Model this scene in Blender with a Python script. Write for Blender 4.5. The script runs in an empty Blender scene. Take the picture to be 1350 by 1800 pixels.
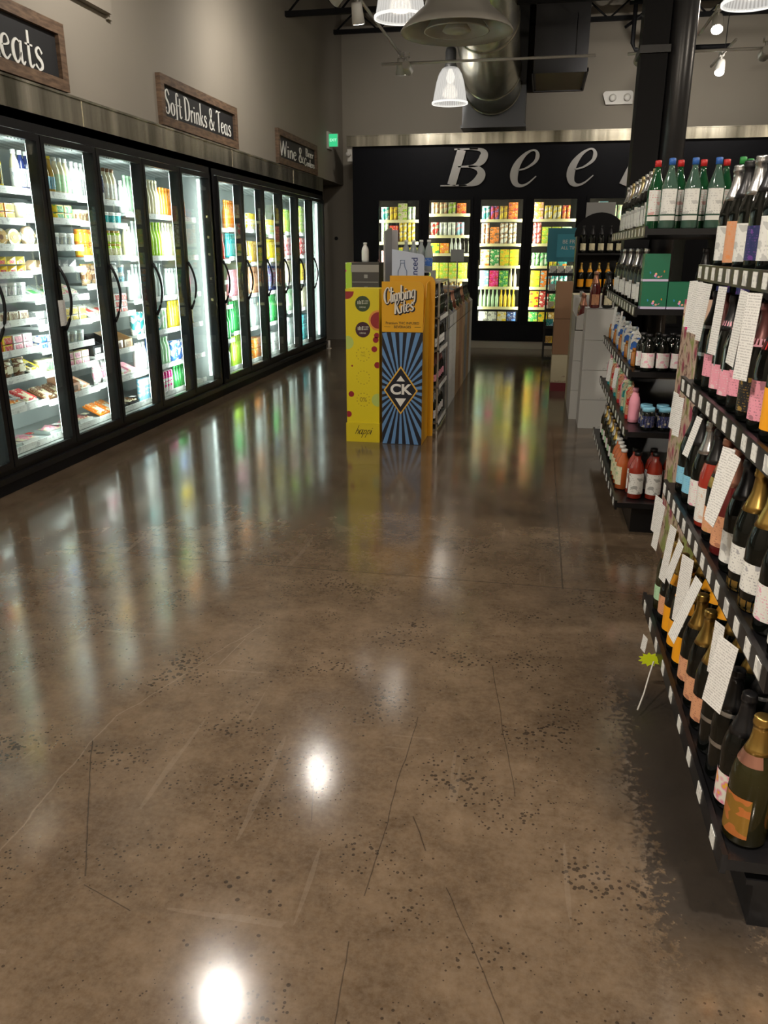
import bpy, math, random
from mathutils import Matrix, Vector
random.seed(7)
PI = math.pi
S = bpy.context.scene
C = S.collection

# ------------------------------------------------------------ camera, world, exposure
F_PX, VX, VY, EYE = 1390.0, 950.0, 440.0, 1.55
PITCH = math.atan((900 - VY) / F_PX)
YAW = math.atan((VX - 675) / math.hypot(F_PX, 900 - VY))
cam_d = bpy.data.cameras.new('camera')
cam_d.sensor_fit = 'VERTICAL'; cam_d.sensor_height = 24.0
cam_d.lens = F_PX / 1800.0 * 24.0
cam_d.clip_start = 0.05; cam_d.clip_end = 100
cam = bpy.data.objects.new('camera', cam_d); C.objects.link(cam)
cam.location = (0, 0, EYE); cam.rotation_euler = (PI / 2 - PITCH, 0, YAW)
S.camera = cam
S.view_settings.view_transform = 'Standard'; S.view_settings.look = 'None'
S.view_settings.gamma = 1; S.view_settings.use_curve_mapping = False
S.view_settings.exposure = 0.25
S.cycles.adaptive_threshold = .03; S.cycles.max_bounces = 6; S.cycles.transparent_max_bounces = 10
S.cycles.diffuse_bounces = 3; S.cycles.glossy_bounces = 3; S.cycles.transmission_bounces = 4
S.cycles.sample_clamp_indirect = 6; S.cycles.use_denoising = True
S.cycles.caustics_reflective = False; S.cycles.caustics_refractive = False
W = bpy.data.worlds.new('world'); S.world = W; W.use_nodes = True
W.node_tree.nodes['Background'].inputs[0].default_value = (0.5, 0.47, 0.42, 1)
W.node_tree.nodes['Background'].inputs[1].default_value = 0.02

P_PENDANT, P_SPOT, P_SPOT2, P_WASH = 110, 55, 40, 110
LED_COOL, LED_BEER = 4.5, 8.0
P_LED_COOL, P_LED_BEER = 5.0, 11

def lamp(kind, name, loc, power, color, size=0.05, rot=None, spot=None, blend=0.5, parent=None):
    d = bpy.data.lights.new(name, kind); d.energy = power; d.color = color
    if kind == 'AREA':
        d.shape = 'DISK'; d.size = size
    else:
        d.shadow_soft_size = size
    if spot: d.spot_size = spot; d.spot_blend = blend
    o = bpy.data.objects.new(name, d); C.objects.link(o); o.location = loc
    if rot: o.rotation_euler = rot
    if parent: o.parent = parent; o.location = Vector(loc) - Vector(parent.location)
    return o

# ------------------------------------------------------------ materials
COL = dict(white=(.82, .83, .8), cream=(.78, .72, .5), black=(.012, .012, .014), grey=(.3, .31, .32), silver=(.55, .56, .58),
    red=(.62, .03, .03), maroon=(.16, .015, .025), orange=(.85, .25, .02), yellow=(.85, .62, .03), gold=(.55, .33, .06), lime=(.45, .7, .06),
    green=(.04, .35, .08), teal=(.03, .38, .4), blue=(.04, .16, .55), navy=(.02, .03, .12), purple=(.25, .06, .4), pink=(.85, .35, .45),
    magenta=(.8, .03, .3), brown=(.2, .09, .035), tan=(.5, .33, .18), peach=(.72, .36, .2), skyblue=(.25, .6, .8), clear=(.55, .62, .6),
    palegreen=(.45, .7, .45), amber=(.45, .16, .02), meat=(.5, .16, .14))
_M = {}
def mat(name, col, rough=.5, metal=0., **kw):
    if name in _M: return _M[name]
    m = bpy.data.materials.new(name); m.use_nodes = True
    b = m.node_tree.nodes['Principled BSDF']
    b.inputs['Base Color'].default_value = (*col, 1); b.inputs['Roughness'].default_value = rough
    b.inputs['Metallic'].default_value = metal
    for k, v in kw.items():
        b.inputs[k.replace('_', ' ')].default_value = v
    _M[name] = m
    return m
def nodes(m): return m.node_tree.nodes, m.node_tree.links, m.node_tree.nodes['Principled BSDF']
def mth(nt, op, a, b=None, c=None, clamp=False):
    n = nt.nodes.new('ShaderNodeMath'); n.operation = op; n.use_clamp = clamp
    for i, v in enumerate((a, b, c)):
        if v is None: continue
        if isinstance(v, (int, float)): n.inputs[i].default_value = v
        else: nt.links.new(v, n.inputs[i])
    return n.outputs[0]
def mixc(nt, f, a, b):
    n = nt.nodes.new('ShaderNodeMix'); n.data_type = 'RGBA'
    for i, v in ((0, f), (6, a), (7, b)):
        if isinstance(v, (int, float)): n.inputs[i].default_value = v
        elif isinstance(v, tuple): n.inputs[i].default_value = (*v, 1) if len(v) == 3 else v
        else: nt.links.new(v, n.inputs[i])
    return n.outputs[2]
def coords(nt, kind='Object'):
    t = nt.nodes.new('ShaderNodeTexCoord'); s = nt.nodes.new('ShaderNodeSeparateXYZ')
    nt.links.new(t.outputs[kind], s.inputs[0]); return t.outputs[kind], s.outputs[0], s.outputs[1], s.outputs[2]
def noise(nt, vec, scale, detail=3, rough=.5, stretch=None):
    n = nt.nodes.new('ShaderNodeTexNoise'); n.inputs['Scale'].default_value = scale
    n.inputs['Detail'].default_value = detail; n.inputs['Roughness'].default_value = rough
    if stretch:
        mp = nt.nodes.new('ShaderNodeMapping'); mp.inputs['Scale'].default_value = stretch
        nt.links.new(vec, mp.inputs[0]); vec = mp.outputs[0]
    nt.links.new(vec, n.inputs['Vector']); return n.outputs['Fac']
def ramp(nt, f, stops):
    r = nt.nodes.new('ShaderNodeValToRGB'); nt.links.new(f, r.inputs[0]); e = r.color_ramp.elements
    while len(e) < len(stops): e.new(.5)
    for k, (p, c) in enumerate(stops): e[k].position = p; e[k].color = (*c, 1) if isinstance(c, tuple) else (c, c, c, 1)
    return r.outputs[0]

def plain(c, rough=.45):
    return mat(f'{c}_finish', COL[c], rough)
def film(c):
    return mat(f'{c}_package', COL[c], .28, Coat_Weight=.3)
def glassy(c):
    """tinted bottle glass or liquid seen through clear plastic"""
    return mat(f'{c}_bottle_glass', COL[c], .08, Coat_Weight=.6, Specular_IOR_Level=.6)
dark_glass = mat('dark_bottle_glass', (.004, .005, .004), .08, Coat_Weight=.15, Specular_IOR_Level=.4)
def label_m(base, ink='black', scale=1.0):
    """printed paper: a bold emblem band over rows of small illegible type"""
    name = f'{base}_paper_label_{ink}_{scale}'
    if name in _M: return _M[name]
    m = mat(name, COL[base], .5); nt = m.node_tree; n, l, b = nodes(m)
    v, x, y, z = coords(nt)
    nz = noise(nt, v, 160 / scale, 2, .6, (1, 1, .35))
    rows = mth(nt, 'GREATER_THAN', mth(nt, 'SINE', mth(nt, 'MULTIPLY', z, 700 / scale)), .2)
    big = mth(nt, 'GREATER_THAN', noise(nt, v, 34 / scale, 1, .4), .62)
    small = mth(nt, 'MULTIPLY', rows, mth(nt, 'GREATER_THAN', nz, .56))
    f = mth(nt, 'MAXIMUM', mth(nt, 'MULTIPLY', big, .5), mth(nt, 'MULTIPLY', small, .45))
    l.new(mixc(nt, f, COL[base], COL[ink]), b.inputs['Base Color'])
    return m
def print_m(base, acc, scale=1.0):
    """printed package with blocks of a second colour"""
    name = f'{base}_{acc}_printed_package_{scale}'
    if name in _M: return _M[name]
    m = mat(name, COL[base], .35, Coat_Weight=.2); nt = m.node_tree; n, l, b = nodes(m)
    v, x, y, z = coords(nt)
    a = mth(nt, 'GREATER_THAN', noise(nt, v, 22 / scale, 1, .3, (1, 1, 1.6)), .54)
    d = mth(nt, 'GREATER_THAN', noise(nt, v, 95 / scale, 2, .5, (1, 1, 2)), .63)
    c = mixc(nt, a, COL[base], COL[acc]); c = mixc(nt, mth(nt, 'MULTIPLY', d, .8), c, (.9, .9, .85) if base not in ('white', 'cream', 'yellow') else (.05, .05, .06))
    l.new(c, b.inputs['Base Color']); return m
def emit(name, col, strength):
    m = mat(name, (0, 0, 0), .5); b = m.node_tree.nodes['Principled BSDF']
    b.inputs['Emission Color'].default_value = (*col, 1); b.inputs['Emission Strength'].default_value = strength
    return m
def pane_mat(name, tint=(1, 1, 1), strength=1.0):
    m = bpy.data.materials.new(name); m.use_nodes = True; nt = m.node_tree; nt.nodes.clear()
    o = nt.nodes.new('ShaderNodeOutputMaterial'); mx = nt.nodes.new('ShaderNodeMixShader')
    t = nt.nodes.new('ShaderNodeBsdfTransparent'); t.inputs[0].default_value = (*tint, 1)
    g = nt.nodes.new('ShaderNodeBsdfGlossy'); g.inputs['Roughness'].default_value = .02
    ge = nt.nodes.new('ShaderNodeNewGeometry'); dt_ = nt.nodes.new('ShaderNodeVectorMath'); dt_.operation = 'DOT_PRODUCT'
    nt.links.new(ge.outputs['Incoming'], dt_.inputs[0]); nt.links.new(ge.outputs['Normal'], dt_.inputs[1])
    c_ = mth(nt, 'SUBTRACT', 1, mth(nt, 'ABSOLUTE', dt_.outputs['Value']), clamp=True)
    f_ = mth(nt, 'ADD', .035 * strength, mth(nt, 'MULTIPLY', mth(nt, 'POWER', c_, 5), .9 * strength), clamp=True)
    nt.links.new(f_, mx.inputs[0])
    nt.links.new(t.outputs[0], mx.inputs[1]); nt.links.new(g.outputs[0], mx.inputs[2]); nt.links.new(mx.outputs[0], o.inputs[0])
    return m
glass_pane = pane_mat('door_glass', (.96, .99, .98))

def wall_mat():
    m = mat('beige_wall_paint', (.25, .222, .18), .75); nt = m.node_tree; n, l, b = nodes(m)
    v, x, y, z = coords(nt)
    f = noise(nt, v, .7, 3)
    l.new(mixc(nt, f, (.225, .2, .162), (.275, .245, .2)), b.inputs['Base Color'])
    bm_ = n.new('ShaderNodeBump'); bm_.inputs['Strength'].default_value = .08
    l.new(noise(nt, v, 120, 2), bm_.inputs['Height']); l.new(bm_.outputs[0], b.inputs['Normal'])
    return m
m_wall = wall_mat()
m_black = mat('black_powder_coat', (.006, .006, .007), .35, Specular_IOR_Level=.35)
m_blackmatte = mat('matte_black_paint', (.004, .004, .005), .6, Specular_IOR_Level=.2)
m_ceil = mat('black_ceiling_paint', (.012, .011, .010), .9)
m_beer = mat('near_black_wall_panel', (.0025, .0028, .005), .5, Specular_IOR_Level=.12)
m_whiteliner = mat('white_cooler_liner', (.42, .45, .44), .5)
m_rail = label_m('white', 'grey', 2.0)
def card_m():
    m = mat('printed_white_card', (.8, .8, .78), .5); nt = m.node_tree; n, l, b = nodes(m); v, x, y, z = coords(nt)
    rows = mth(nt, 'GREATER_THAN', mth(nt, 'SINE', mth(nt, 'MULTIPLY', z, 900)), .1)
    tx_ = mth(nt, 'GREATER_THAN', noise(nt, v, 300, 2, .5, (1, 1, .4)), .47)
    f = mth(nt, 'MULTIPLY', mth(nt, 'MULTIPLY', rows, tx_), .4)
    l.new(mixc(nt, f, (.82, .82, .8), (.08, .08, .1)), b.inputs['Base Color']); return m
m_cardw = card_m()
m_tag = label_m('white', 'grey', 1.4)
def steel(name, vert_axis_stretch, lo=(.14, .13, .095), hi=(.62, .58, .47)):
    m = mat(name, (.42, .41, .38), .25, .85); nt = m.node_tree; n, l, b = nodes(m)
    v, x, y, z = coords(nt)
    f = noise(nt, v, 1.0, 4, .6, vert_axis_stretch)
    l.new(ramp(nt, f, [(.36, lo), (.64, hi)]), b.inputs['Base Color'])
    bm_ = n.new('ShaderNodeBump'); bm_.inputs['Strength'].default_value = .25; bm_.inputs['Distance'].default_value = .02
    l.new(f, bm_.inputs['Height']); l.new(bm_.outputs[0], b.inputs['Normal']); return m
m_steel = steel('brushed_stainless_trim', (3, 3, .15))  # streak reflections painted into the colour as light and dark bands
m_galv = steel('galvanised_duct_steel', (1.5, 1.5, 1.5), (.45, .45, .38), (.75, .73, .62))
def wood():
    m = mat('reclaimed_brown_wood', (.12, .07, .04), .6); nt = m.node_tree; n, l, b = nodes(m)
    v, x, y, z = coords(nt)
    f = noise(nt, v, 9, 4, .6, (1, 1, 5))
    l.new(ramp(nt, f, [(.3, (.05, .028, .016)), (.7, (.17, .105, .062))]), b.inputs['Base Color']); return m
m_wood = wood()
m_chalk = mat('chalk_white_paint', (.7, .7, .66), .8)
m_board = mat('chalkboard_black', (.008, .008, .009), .6)
m_paint_white = mat('white_enamel', (.6, .58, .54), .4)

# floor: polished concrete
def seg_mask(nt, x, y, a, b, w, wob=None):
    ax, ay = a; bx, by = b; L = math.hypot(bx - ax, by - ay); ux, uy = (bx - ax) / L, (by - ay) / L
    dx = mth(nt, 'SUBTRACT', x, ax); dy = mth(nt, 'SUBTRACT', y, ay)
    t = mth(nt, 'ADD', mth(nt, 'MULTIPLY', dx, ux), mth(nt, 'MULTIPLY', dy, uy))
    d = mth(nt, 'ADD', mth(nt, 'MULTIPLY', dx, -uy), mth(nt, 'MULTIPLY', dy, ux))
    if wob is not None: d = mth(nt, 'ADD', d, wob)
    d = mth(nt, 'ABSOLUTE', d)
    tt = mth(nt, 'ABSOLUTE', mth(nt, 'SUBTRACT', t, L / 2))
    e = mth(nt, 'LESS_THAN', tt, L / 2)
    return mth(nt, 'MULTIPLY', e, mth(nt, 'SUBTRACT', 1, mth(nt, 'DIVIDE', d, w), clamp=True), clamp=True)
def floor_mat():
    m = mat('polished_brown_concrete', (.1, .07, .05), .16); nt = m.node_tree; n, l, b = nodes(m)
    gp = n.new('ShaderNodeNewGeometry'); sp_x = n.new('ShaderNodeSeparateXYZ'); l.new(gp.outputs['Position'], sp_x.inputs[0])
    v, x, y, z = gp.outputs['Position'], sp_x.outputs[0], sp_x.outputs[1], sp_x.outputs[2]
    big = noise(nt, v, .9, 4, .6); med = noise(nt, v, 5, 5, .65); fine = noise(nt, v, 55, 4, .7)
    c = ramp(nt, mth(nt, 'ADD', mth(nt, 'MULTIPLY', big, .4), mth(nt, 'ADD', mth(nt, 'MULTIPLY', med, .35), mth(nt, 'MULTIPLY', noise(nt, v, 16, 4, .7), .25))),
             [(.36, (.05, .032, .018)), (.5, (.1, .068, .041)), (.64, (.165, .117, .075))])
    c = mixc(nt, mth(nt, 'MULTIPLY', mth(nt, 'SUBTRACT', fine, .35, clamp=True), .8), c, (.19, .155, .12))
    # pits and specks
    vo = n.new('ShaderNodeTexVoronoi'); vo.inputs['Scale'].default_value = 26; l.new(v, vo.inputs['Vector'])
    spn = noise(nt, v, 2.4, 3, .7)
    rad = mth(nt, 'MULTIPLY', mth(nt, 'SUBTRACT', spn, .40, clamp=True), .7)
    sp = mth(nt, 'LESS_THAN', vo.outputs['Distance'], rad)
    vo2 = n.new('ShaderNodeTexVoronoi'); vo2.inputs['Scale'].default_value = 60; l.new(v, vo2.inputs['Vector'])
    sp2 = mth(nt, 'LESS_THAN', vo2.outputs['Distance'], mth(nt, 'MULTIPLY', mth(nt, 'SUBTRACT', noise(nt, v, 3.3, 3), .42, clamp=True), 1.5))
    c = mixc(nt, mth(nt, 'MULTIPLY', mth(nt, 'MAXIMUM', sp, sp2), .72), c, (.018, .014, .011))
    # long fine scratches
    wob = mth(nt, 'MULTIPLY', mth(nt, 'SUBTRACT', noise(nt, v, 4, 3), .5), .07)
    wobs = mth(nt, 'MULTIPLY', wob, .35)
    segs = [((-1.379, 2.047), (-1.072, 1.488), .0035), ((-.092, 2.793), (.019, 2.015), .0022), ((-.326, 2.383), (-.344, 1.557), .0025),
            ((-1.06, 1.46), (-.903, 1.40), .0025), ((-.348, 1.415), (-.332, 1.19), .0025), ((-.142, 1.623), (.041, 1.22), .0022),
            ((-.268, 1.872), (-.21, 1.744), .003), ((-.62, 2.1), (-.55, 1.8), .0018)]
    s = None
    for a, bb, w in segs:
        k = seg_mask(nt, x, y, a, bb, w, wobs); s = k if s is None else mth(nt, 'MAXIMUM', s, k)
    c = mixc(nt, mth(nt, 'MULTIPLY', s, .75), c, (.015, .012, .01))
    hair = mth(nt, 'MULTIPLY', mth(nt, 'GREATER_THAN', noise(nt, v, 14, 2, .5, (1, .06, 1)), .68), mth(nt, 'GREATER_THAN', noise(nt, v, 1.7, 2), .5))
    hair2 = mth(nt, 'MULTIPLY', mth(nt, 'GREATER_THAN', noise(nt, v, 22, 2, .5, (.05, 1, 1)), .7), mth(nt, 'GREATER_THAN', noise(nt, v, 2.3, 2), .52))
    c = mixc(nt, mth(nt, 'MULTIPLY', mth(nt, 'MAXIMUM', hair, hair2), .12), c, (.3, .25, .2))
    # light hairline crack and saw joints
    cr = seg_mask(nt, x, y, (-1.36, 1.2), (-1.36, 2.2), .004, wob)
    cr = mth(nt, 'MAXIMUM', cr, seg_mask(nt, x, y, (-1.36, 2.2), (-1.1, 2.95), .004, wob))
    cr = mth(nt, 'MAXIMUM', cr, seg_mask(nt, x, y, (-1.15, 2.6), (-1.125, 2.83), .0035))
    c = mixc(nt, mth(nt, 'MULTIPLY', cr, .3), c, (.3, .25, .2))
    j = seg_mask(nt, x, y, (-3.6, 3.66), (7, 3.53), .005)
    for yy in (8.1, 11.9): j = mth(nt, 'MAXIMUM', j, seg_mask(nt, x, y, (-3.6, yy), (7, yy + .1), .009))
    j = mth(nt, 'MAXIMUM', j, seg_mask(nt, x, y, (.2, 3.6), (.2, 13.5), .006))
    c = mixc(nt, mth(nt, 'MULTIPLY', j, .8), c, (.02, .016, .012))
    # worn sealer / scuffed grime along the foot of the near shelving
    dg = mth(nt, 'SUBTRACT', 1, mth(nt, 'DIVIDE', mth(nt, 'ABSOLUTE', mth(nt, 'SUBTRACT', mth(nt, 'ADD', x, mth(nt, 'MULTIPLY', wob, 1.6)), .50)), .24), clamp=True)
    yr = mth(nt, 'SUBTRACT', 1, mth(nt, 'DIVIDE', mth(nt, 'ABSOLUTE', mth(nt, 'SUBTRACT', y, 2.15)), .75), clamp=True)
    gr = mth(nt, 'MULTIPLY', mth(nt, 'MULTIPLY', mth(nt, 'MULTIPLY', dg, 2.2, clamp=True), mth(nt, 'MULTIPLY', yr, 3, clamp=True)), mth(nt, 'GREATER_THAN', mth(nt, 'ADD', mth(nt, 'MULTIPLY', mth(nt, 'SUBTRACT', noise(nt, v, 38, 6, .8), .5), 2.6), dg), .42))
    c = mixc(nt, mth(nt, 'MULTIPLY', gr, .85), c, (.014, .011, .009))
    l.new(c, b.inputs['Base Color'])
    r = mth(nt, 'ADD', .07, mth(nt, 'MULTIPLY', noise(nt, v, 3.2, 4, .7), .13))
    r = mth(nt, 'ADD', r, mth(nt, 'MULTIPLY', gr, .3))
    r = mth(nt, 'ADD', r, 0)
    l.new(r, b.inputs['Roughness'])
    b.inputs['IOR'].default_value = 1.55; b.inputs['Specular IOR Level'].default_value = .75
    bp = n.new('ShaderNodeBump'); bp.inputs['Strength'].default_value = .07; bp.inputs['Distance'].default_value = .01
    h = mth(nt, 'SUBTRACT', mth(nt, 'ADD', mth(nt, 'MULTIPLY', med, .1), mth(nt, 'MULTIPLY', noise(nt, v, 24, 3), .08)), mth(nt, 'MULTIPLY', mth(nt, 'MAXIMUM', j, sp), .3))
    l.new(h, bp.inputs['Height']); l.new(bp.outputs[0], b.inputs['Normal'])
    return m
m_floor = floor_mat()

# ------------------------------------------------------------ mesh building
class MB:
    def __init__(s): s.v = []; s.f = []; s.m = []; s.sm = []
    def add(s, vs, fs, slot=0, M=None, smooth=False):
        k = len(s.v)
        s.v += [tuple(M @ Vector(p)) if M else tuple(p) for p in vs]
        for f in fs: s.f.append([k + i for i in f]); s.m.append(slot); s.sm.append(smooth)
        return s
    def box(s, x0, x1, y0, y1, z0, z1, slot=0, M=None):
        vs = [(x, y, z) for z in (z0, z1) for y in (y0, y1) for x in (x0, x1)]
        return s.add(vs, [(0, 2, 3, 1), (4, 5, 7, 6), (0, 1, 5, 4), (1, 3, 7, 5), (3, 2, 6, 7), (2, 0, 4, 6)], slot, M)
    def prism(s, poly, a0, a1, slot=0, axis='y', M=None):
        """poly: (u,w) pairs; u,w are x,z (axis y), y,z (axis x) or x,y (axis z)"""
        def P(u, w, a): return (u, a, w) if axis == 'y' else ((a, u, w) if axis == 'x' else (u, w, a))
        n = len(poly); vs = [P(u, w, a0) for u, w in poly] + [P(u, w, a1) for u, w in poly]
        fs = [tuple(range(n))[::-1], tuple(range(n, 2 * n))] + [(i, (i + 1) % n, n + (i + 1) % n, n + i) for i in range(n)]
        ar = sum(poly[i][0] * poly[(i + 1) % n][1] - poly[(i + 1) % n][0] * poly[i][1] for i in range(n))
        if (axis == 'y') == (ar > 0): fs = [f[::-1] for f in fs]
        return s.add(vs, fs, slot, M)
    def lathe(s, prof, seg=16, slot=0, M=None, a0=0., a1=2 * PI, caps=True):
        full = abs(a1 - a0 - 2 * PI) < 1e-6; n = seg if full else seg + 1
        vs = []
        for r, z in prof:
            for i in range(n):
                a = a0 + (a1 - a0) * i / seg; vs.append((r * math.cos(a), r * math.sin(a), z))
        fs = []
        for j in range(len(prof) - 1):
            for i in range(seg):
                i2 = (i + 1) % n; fs.append((j * n + i, j * n + i2, (j + 1) * n + i2, (j + 1) * n + i))
        s.add(vs, fs, slot, M, True)
        if caps and full:
            k = len(s.v) - len(vs)
            for base, rev in ((0, True), ((len(prof) - 1) * n, False)):
                f = [k + base + i for i in range(n)]; s.f.append(f[::-1] if rev else f); s.m.append(slot); s.sm.append(False)
        return s
    def tube(s, pts, r, seg=8, slot=0, M=None):
        pts = [Vector(p) for p in pts]; vs = []; n = len(pts)
        rr = r if isinstance(r, (list, tuple)) else [r] * n
        for i, p in enumerate(pts):
            t = (pts[min(i + 1, n - 1)] - pts[max(i - 1, 0)]).normalized()
            up = Vector((0, 0, 1)) if abs(t.z) < .95 else Vector((1, 0, 0))
            a = t.cross(up).normalized(); b_ = a.cross(t)
            for k in range(seg):
                q = p + (a * math.cos(2 * PI * k / seg) + b_ * math.sin(2 * PI * k / seg)) * rr[i]; vs.append(tuple(q))
        fs = [(j * seg + k, j * seg + (k + 1) % seg, (j + 1) * seg + (k + 1) % seg, (j + 1) * seg + k) for j in range(n - 1) for k in range(seg)]
        fs += [tuple(range(seg))[::-1], tuple(range((n - 1) * seg, n * seg))]
        return s.add(vs, fs, slot, M, True)
    def mesh(s, name, only=None, off=(0, 0, 0)):
        me = bpy.data.meshes.new(name)
        if only is None: f, m, sm = s.f, s.m, s.sm
        else:
            idx = [i for i, k in enumerate(s.m) if k == only]
            f = [s.f[i] for i in idx]; m = [0] * len(idx); sm = [s.sm[i] for i in idx]
        used = sorted({i for q in f for i in q}); mp = {i: k for k, i in enumerate(used)}
        me.from_pydata([(s.v[i][0] - off[0], s.v[i][1] - off[1], s.v[i][2] - off[2]) for i in used], [], [[mp[i] for i in q] for q in f])
        me.polygons.foreach_set('material_index', m); me.polygons.foreach_set('use_smooth', sm)
        me.update(); return me
ORG = {}; KIDS = {}
def reg(o, parent):
    if parent is not None:
        o.parent = parent; KIDS.setdefault(parent.name, []).append(o)
def obj(name, mb, mats, parent=None):
    """link a builder in world coordinates as one object; parts keep the origin of their thing"""
    off = (0, 0, 0)
    if parent is not None:
        off = ORG.get(parent.name, (0, 0, 0))
    else:
        vs = mb.v; xs = [p[0] for p in vs]; ys = [p[1] for p in vs]; zs = [p[2] for p in vs]
        off = ((min(xs) + max(xs)) / 2, (min(ys) + max(ys)) / 2, min(zs))
    me = mb.mesh(name, off=off) if isinstance(mb, MB) else mb
    for m in (mats if isinstance(mats, (list, tuple)) else [mats]): me.materials.append(m)
    o = bpy.data.objects.new(name, me); C.objects.link(o)
    if parent is None: o.location = off; ORG[o.name] = off
    else: ORG[o.name] = off
    reg(o, parent); return o
def tag(o, label, cat, group=None):
    o['label'] = label; o['category'] = cat
    if group: o['group'] = group
    return o
def thing(name, label, cat, loc, group=None):
    o = bpy.data.objects.new(name, None); C.objects.link(o); o.location = loc; o.empty_display_size = .05
    ORG[o.name] = tuple(loc); return tag(o, label, cat, group)
def struct(name, mb, mats):
    o = obj(name, mb, mats); o['kind'] = 'structure'; return o
def B(*a, **k): return MB().box(*a, **k)
def dup(root, loc, rz, label=None, cat=None, group=None, mats=None, sc=None):
    def cp(o, parent):
        c = o.copy(); C.objects.link(c); ORG[c.name] = ORG.get(o.name, (0, 0, 0))
        if parent is not None: reg(c, parent)
        for k in KIDS.get(o.name, []): cp(k, c)
        return c
    r = cp(root, None); r.location = (loc[0], loc[1], loc[2] + .001); r.rotation_euler = (0, 0, rz)
    if sc: r.scale = sc
    if label: r['label'] = label
    if cat: r['category'] = cat
    if group: r['group'] = group
    return r

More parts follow.
